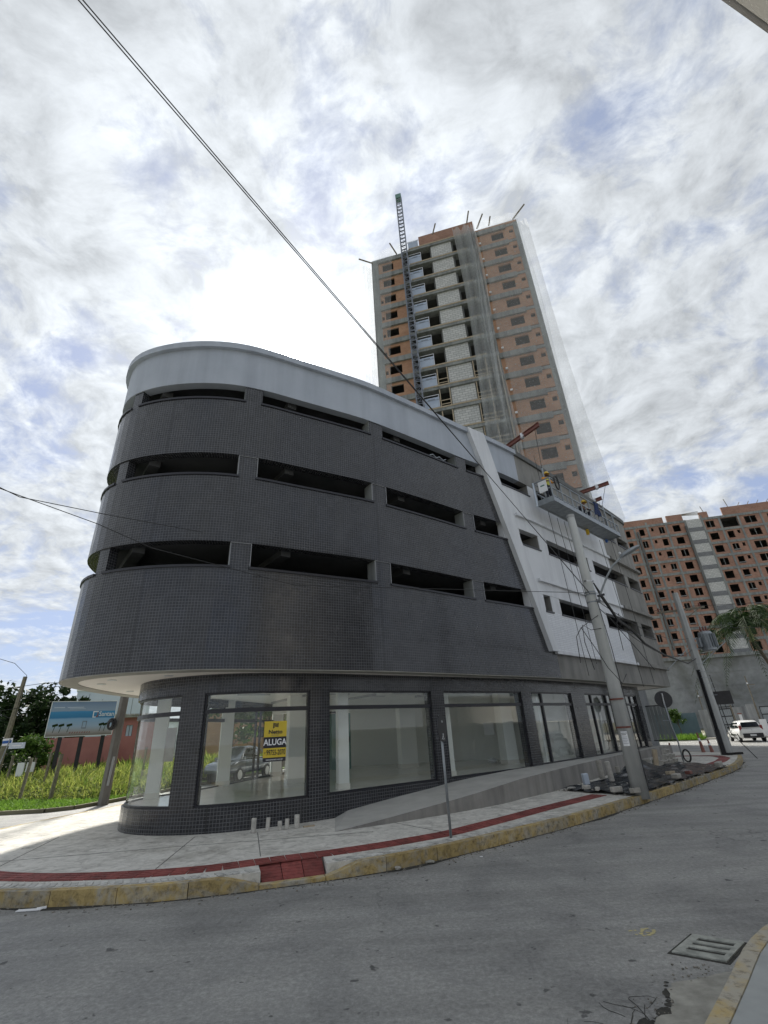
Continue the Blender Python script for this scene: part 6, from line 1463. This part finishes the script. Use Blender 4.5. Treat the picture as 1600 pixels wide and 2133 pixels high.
tree('sapling', 'small yellow green sapling above the blue grey wall', (28.6, 52.5, .1), 2.7, .9, 14, 0, .13, 'leaf', 'tree', trunk=.05, low=.55, per=45)
def palm(name, label, base, h, lean, nf, fl):
    e = empty(name, label, 'palm', loc=base); B = Vector(base); pts = [B + Vector((lean[0] * t * t, lean[1] * t * t, h * t)) for t in np.linspace(0, 1, 9)]
    m = MB(); m.tube(pts, [.17, .15, .14, .135, .13, .125, .12, .12, .13], 10); part('trunk', m, 'bark', e, True)
    T_ = pts[-1]; m = MB(); m.tube([T_ - Vector((0, 0, .1)), T_ + Vector((0, 0, .35)), T_ + Vector((0, 0, .9)), T_ + Vector((0, 0, 1.3))], [.14, .16, .12, .05], 10); part('crown_shaft', m, 'paintmark' if False else simple('palm_shaft', (.20, .23, .09), (.30, .32, .15), 5, .6), e, True)
    C = T_ + Vector((0, 0, 1.05))
    for k in range(nf):
        a = k * 2.399 + random.uniform(-.2, .2); el = random.uniform(.15, 1.25) if k % 3 else random.uniform(1.0, 1.4); L_ = fl * random.uniform(.85, 1.1)
        d = Vector((math.cos(a), math.sin(a), 0)); spine = []; m = MB(); n = 16
        for i in range(n + 1):
            t = i / n; spine.append(C + d * (L_ * (t * math.cos(el) + .25 * t * t)) + Vector((0, 0, L_ * (math.sin(el) * t - (.95 + .45 * (1.3 - el)) * t ** 2.4 * .95))))
        m.tube(spine, [.035 * (1 - .8 * i / n) for i in range(n + 1)], 4)
        side = d.cross(Vector((0, 0, 1))).normalized()
        for i in range(2, n * 3):
            t = i / (n * 3); f = t * n; j = min(n - 1, int(f)); p = spine[j].lerp(spine[j + 1], f - j); tg = (spine[j + 1] - spine[j]).normalized(); ll = .95 * math.sin(math.pi * (.12 + .86 * t)) * random.uniform(.8, 1.1)
            for s in (-1, 1):
                q = (side * s * .80 + tg * .55 + Vector((0, 0, -.42 + random.uniform(-.25, .15)))).normalized(); tip = p + q * ll + Vector((0, 0, -.14 * ll)); w_ = tg * .035; mid = p + q * ll * .5
                m.face([p, mid - w_, tip, mid + w_])
        part('frond', m, 'palmleaf', e)
    return e
palm('palm_tree', 'palm tree with drooping fronds at the right picture edge', (27.5, 35.3, 0), 6.9, (-.75, .6), 30, 4.4)
palm('palm_tree', 'second palm mostly beyond the right picture edge', (30.2, 36.2, 0), 5.6, (.3, 0), 12, 2.6)

# ------------------------------------------------------------------ left side of the street
def pole(nm, label, base, h, w0, w1, mat, lean=(0, 0)):
    e = empty(nm, label, 'utility pole', loc=base); B = Vector(base); m = MB(); m.tube([B - Vector((0, 0, .1)), B + Vector((lean[0] * .5, lean[1] * .5, h * .5)), B + Vector((lean[0], lean[1], h))], [w0, (w0 + w1) / 2, w1], 6); part('pole_shaft', m, mat, e); return e
pa = pole('utility_pole', 'weathered square utility pole at the grass edge beside the billboard', (-12.05, 21.85, .05), 9.0, .20, .14, 'greywood', (.12, .3))
m = MB(); m.bar((-11.86, 21.62, .7), (-11.82, 21.66, 1.75), .07, .07); part('conduit', m, 'poleconc', pa)
m = MB(); c = Vector((-12.15, 21.72, 3.0)); m.tube([c + Vector((.16 * math.cos(a), -.10, .20 * math.sin(a))) for a in np.linspace(0, 6.28, 15)], .055, 6); m.tube([c + Vector((.10 * math.cos(a) - .02, -.16, .14 * math.sin(a) - .02)) for a in np.linspace(0, 6.28, 13)], .05, 6); part('cable_coil', m, 'cable', pa)
pb = pole('utility_pole', 'dark leaning utility pole at the far left picture edge', (-20.7, 26.9, .1), 5.85, .17, .10, 'wood', (.1, .15))
lw = [((-21.5, 27.2, 5.4), (-19.6, 27.4, 5.6), (-15, 26, 5.3), (-11.2, 17, 5.1)), ((-20.6, 27.0, 4.6), (-18.9, 26.6, 5.25), (-15.0, 24, 5.0), (-9.2, 15.5, 4.9)), ((-24, 26, 7.6), (-20.9, 26.4, 6.6), (-20.2, 26.6, 5.95), (-20.4, 26.8, 3.9)), ((-26, 27, 6.4), (-22.2, 26.6, 4.5), (-20.7, 26.9, 3.8)), ((-25, 27, 5.9), (-21.2, 26.7, 4.2), (-20.5, 26.9, 4.3), (-20.0, 26.8, 4.45))]
for i, p in enumerate(lw): rope(p, .014, ['upper wire running from far left towards the rounded building nose', 'lower wire running from far left towards the rounded building nose', 'wire dropping steeply down to the leaning pole top', 'wire slanting to the leaning pole from picture edge', 'short wire loop beside the leaning pole'][i], **cab)
def post(c, h, lean, label, w=.13, mat='wood'):
    m = MB(); m.bar((0, 0, -.1), (lean[0], lean[1], h), w, w * .85); o = put('fence_post', m, mat); o.location = c; return tag(o, label, 'post', 'old posts along the grass lot')
for c, h, ln, w, lb in [((-15.6, 23.9, .1), 1.85, (.05, .05), .16, 'thick grey wooden post nearest the billboard pole'), ((-17.65, 24.8, .1), 1.75, (.10, .05), .14, 'grey wooden post second from the billboard pole'), ((-19.2, 28.6, .3), 1.75, (.05, 0), .12, 'pale post standing behind the front row, under the bush'), ((-14.2, 29.2, .35), 1.7, (.02, 0), .11, 'pale post before the pink wall, left of the big pole'), ((-16.8, 31.0, .4), 1.55, (.02, 0), .10, 'thin pale post in the grass before the pink wall'), ((-11.6, 27.9, .3), 1.9, (.05, .1), .10, 'thin post just right of the big weathered pole'), ((-22.5, 30.2, .3), 1.7, (.05, 0), .11, 'thin grey post near the white rubbish at far left'), ((-21.6, 30.9, .3), 1.5, (.05, 0), .10, 'thin grey post right of the white rubbish at far left')]: post(c, h, ln, lb, w)
m = MB(); m.box((-22.0, 30.4, 1.25), (.35, .12, .7), .3); tag(put('white_board', m, 'signwhite'), 'small white board standing in the grass at far left', 'board'); m = MB(); m.box((-21.3, 30.2, 1.35), (.4, .1, .5), .6); tag(put('white_bag', m, 'signwhite'), 'white bag beside the small board at far left', 'bag')
ss = empty('street_name_sign', 'leaning post with blue white street name plates at the far left', 'sign', loc=(-15.9, 20.55, .1))
m = MB(); m.tube([(-16.0, 20.5, 0), (-15.72, 20.72, 2.62)], .022, 6); part('sign_post', m, 'galv', ss)
m = MB(); m.bar((-15.93, 20.62, 2.50), (-15.66, 20.80, 2.52), .012, .26); part('name_plate', m, 'signwhite', ss); m = MB(); m.bar((-15.92, 20.61, 2.50), (-15.68, 20.77, 2.52), .014, .10); part('plate_print', m, 'bluetape', ss)
m = MB(); m.bar((-15.70, 20.72, 2.36), (-15.26, 21.02, 2.36), .012, .22); part('name_plate', m, 'bluewall', ss); m = MB(); m.bar((-15.62, 20.77, 2.36), (-15.36, 20.95, 2.36), .015, .03); part('plate_print', m, 'signwhite', ss)
Bl = Face((-21, 34.0), (.85, .527))
bi = empty('billboard', 'large billboard showing a blue beach scene behind the grass lot', 'billboard', loc=Bl.p(0, .2, 0))
m = MB(); Bl.box(m, -2.05, 1.72, 0, .08, 2.98, 5.08)
W_, H_ = 3.77, 2.10
m.uv = [[((a + 2.05) / W_, (z - 2.98) / H_) if i < 4 else (0, 0) for i, (a, z) in enumerate(u)] for u in m.uv]
part('poster', m, 'beach', bi)
for a0, a1, z0, z1 in [(-2.09, -2.05, 2.94, 5.12), (1.72, 1.76, 2.94, 5.12), (-2.09, 1.76, 5.08, 5.12), (-2.09, 1.76, 2.94, 2.98)]: part('poster_frame', Bl.box(MB(), a0, a1, -.02, .1, z0, z1), 'signwhite', bi)
for a in (-1.2, 0.0, 1.25): part('billboard_leg', Bl.box(MB(), a - .12, a + .12, .12, .3, 0, 4.6), 'black', bi)
for a in (-.6, .8): part('lamp_bracket', Bl.box(MB(), a - .015, a + .015, -.7, .05, 5.14, 5.17), 'black', bi)
for nm, body, a, z, size, mt in [('lettering', 'Santan', 1.22, 4.27, .42, 'signwhite')]:
    mt4 = Matrix((Bl.t, Vector((0, 0, 1)), -Bl.i)).transposed().to_4x4(); mt4.translation = Vector(Bl.p(a, -.012, z)); part(nm, text_mesh(body, size, mt4, .002, .004, .82), mt, bi)
for a0, a1, z0, z1, mt in [(.40, .46, 4.06, 4.46, 'signwhite'), (.46, .72, 4.40, 4.46, 'signwhite'), (.46, .60, 4.06, 4.12, 'signwhite'), (.66, .72, 4.18, 4.40, 'cone'), (.60, .72, 4.10, 4.18, 'cone'), (-1.9, -1.3, 4.70, 4.75, 'bluewall'), (-1.15, -.2, 4.70, 4.75, 'bluewall'), (-1.0, -.1, 4.62, 4.65, 'bluewall')]: part('print_mark', Bl.box(MB(), a0, a1, -.012, -.002, z0, z1), mt, bi)
for a in (-1.7, -1.35, -.9, .95, 1.2): m = MB(); m.bar(Bl.p(a, -.006, 3.2), Bl.p(a + .08, -.006, 3.62), .01, .03); m.bar(Bl.p(a - .08, -.006, 3.6), Bl.p(a + .22, -.006, 3.68), .01, .14); part('printed_palm', m, 'leafdark', bi)
for k in range(9): m = MB(); m.bar(Bl.p(-.75 + .14 * k, -.006, 3.12), Bl.p(-.70 + .14 * k, -.006, 3.22), .01, .05); part('printed_parasol', m, 'cone', bi)
m = MB(); Bl.box(m, -.12, .14, -.012, -.002, 3.4, 3.46); Bl.box(m, -.12, -.08, -.012, -.002, 3.46, 3.82); Bl.box(m, .10, .14, -.012, -.002, 3.46, 3.82); Bl.box(m, -.12, .14, -.012, -.002, 3.82, 3.87); part('printed_frame', m, 'steel', bi)
# pink house behind the grass
Ph = Face((-27.2, 39.6), (.85, .527))
ph = empty('pink_house', 'low pink plastered house with tiled roof edge beyond the grass lot', 'house', loc=Ph.p(3, 2, 0))
part('garden_wall', Ph.box(MB(), 0, 4.6, 0, .15, 0, 3.05), 'pink', ph)
part('wall', Ph.wall(4.3, 8.2, 0, 4.45, [(5.5, 6.0, 3.0, 3.85)], 1.0, .2), 'pink', ph); part('window', Ph.box(MB(), 5.5, 6.0, 1.08, 1.14, 3.0, 3.85), 'bluewall', ph)
for a in (5.5, 5.74, 5.97): part('window_bar', Ph.box(MB(), a, a + .03, 1.02, 1.07, 3.0, 3.85), 'frame', ph)
part('side_wall', Ph.box(MB(), 4.3, 4.5, 1.2, 6, 0, 4.45), 'pink', ph); part('roof', Ph.box(MB(), 4.0, 8.6, .6, 6.5, 4.45, 4.62), 'roofold', ph)
for k in range(12): part('roof_tile', Ph.box(MB(), 4.05 + .38 * k, 4.38 + .38 * k, .5, .9, 4.62, 4.72), 'roofold', ph)
Wb = Face((-35.2, 54.6), (.87, .49))
wb = empty('pale_building', 'tall plain pale blue building wall far behind the billboard', 'building', loc=Wb.p(3, 2, 0))
part('wall', Wb.box(MB(), 0, 7.5, 0, 6, 0, 8.1), 'bluewall', wb); part('wall_cap', Wb.box(MB(), -.1, 7.6, -.1, 6.1, 8.1, 8.25), 'signwhite', wb)
for a, z in [(1.2, 7.0), (5.6, 7.3), (3.6, 6.2)]: part('wall_joint', Wb.box(MB(), a, a + .05, -.02, 0, 0, z + .8), 'steel', wb)
Hs = Face((-40, 44), (.8, .6)); hs = empty('pale_house', 'pale house end at the far left picture edge', 'house', loc=Hs.p(2, 2, 0)); part('wall', Hs.box(MB(), -2, 4.6, 0, 5, 0, 4.6), 'signwhite', hs); part('roof', Hs.box(MB(), -2.3, 4.9, -.4, 5.4, 4.6, 4.8), 'roofold', hs)
# row of houses and trees far along the side street, closing the view through the shop glass
for i, (x, y, w_, d_, h, mt) in enumerate([(-18.5, 62, 9, 7, 5.5, 'orangebrick'), (-8, 66, 8, 7, 6.5, 'bluewall'), (-30, 66, 9, 7, 5.0, 'signwhite')]):
    e = empty('distant_house', ['orange brick house beyond the grass lot seen through the glass', 'pale blue house at the end of the side street', 'white house far behind the pink house'][i], 'house', loc=(x, y, 0)); m = MB(); Face((x - w_ / 2, y), (1, 0)).box(m, 0, w_, 0, d_, 0, h); part('wall', m, mt, e)
    m = MB(); m.box((x, y + d_ / 2, h + .12), (w_ + .8, d_ + .8, .24)); part('roof', m, 'roofold', e)
    for k in (-1, 1): m = MB(); m.box((x + k * w_ * .25, y - .02, h * .55), (1.1, .06, 1.1)); part('window', m, 'carglass', e)

# ------------------------------------------------------------------ house on the camera's side whose eave shows top right
ev = empty('corner_house', 'eave corner of the near house at the top right', 'house', loc=(9.5, -1.5, .15))
ed = Vector((.925, .38, 0)); es = Vector((.38, -.925, 0)); E0 = Vector((5.94, 3.26, 0)) - ed * 1.2
def eq(a, b, z): q = E0 + ed * a + es * b; return (q.x, q.y, z)
def ebox(nm, a0, a1, b0, b1, z0, z1, mt): m = MB(); m.hexa([eq(a0, b1, z0), eq(a1, b1, z0), eq(a1, b0, z0), eq(a0, b0, z0), eq(a0, b1, z1), eq(a1, b1, z1), eq(a1, b0, z1), eq(a0, b0, z1)]); part(nm, m, mt, ev)
ebox('eave_slab', 0, 12, 0, 9, 12.0, 12.18, 'soffit'); ebox('eave_groove', .35, 11.6, .28, .34, 11.985, 11.999, 'darkconcrete'); ebox('eave_groove', .35, 11.6, .46, .56, 11.98, 11.999, 'wood')
ebox('wall', 1.6, 11.4, 1.3, 8.5, .1, 12.0, 'soffit'); ebox('gutter', -.02, 12.02, -.08, -.002, 12.04, 12.2, 'roofold')
for z in (1.2, 4.4, 7.6):
    for a in (2.6, 6.6): ebox('window', a, a + 1.6, 1.26, 1.298, z, z + 1.4, 'carglass')

# ------------------------------------------------------------------ opposite side of the street, beyond the right picture edge (mirrored in the shop glass)
vehicle('parked_car', 'white hatchback parked across the street, mirrored in the shop doors', 'carwhite', (24.6, 25.0, 0), R(44))
gw_ = empty('garden_wall', 'long pale garden wall across the street, mirrored in the shop glass', 'wall', loc=(28, 20, 0))
a, b = Vector((15, 8.5, 0)), Vector((46, 38, 0))
for i in range(10):
    p, q = a.lerp(b, i / 10 + .002), a.lerp(b, (i + 1) / 10 - .002); m = MB(); m.bar(p + Vector((0, 0, 1.15)), q + Vector((0, 0, 1.15)), .15, 2.2); part('wall_panel', m, 'fence', gw_); m = MB(); m.bar(p + Vector((0, 0, 2.3)), q + Vector((0, 0, 2.3)), .24, .08); part('wall_cap', m, 'soffit', gw_)
for i, (x, y, w_, h, mt) in enumerate([(31, 15, 9, 4.4, 'soffit'), (43, 26, 10, 5.6, 'bluewall')]):
    e = empty('distant_house', ['cream house behind the garden wall across the street', 'pale blue house behind the garden wall farther along'][i], 'house', loc=(x, y, 0)); fc = Face((x, y), (-.72, -.69)); m = MB(); fc.box(m, -w_ / 2, w_ / 2, 0, 7, 0, h); part('wall', m, mt, e); m = MB(); fc.box(m, -w_ / 2 - .4, w_ / 2 + .4, -.5, 7.5, h, h + .2); part('roof', m, 'roofold', e)
    for k in (-1, 1): m = MB(); fc.box(m, k * 2.2 - .7, k * 2.2 + .7, -.05, 0, 1.2, 2.5); part('window', m, 'carglass', e)
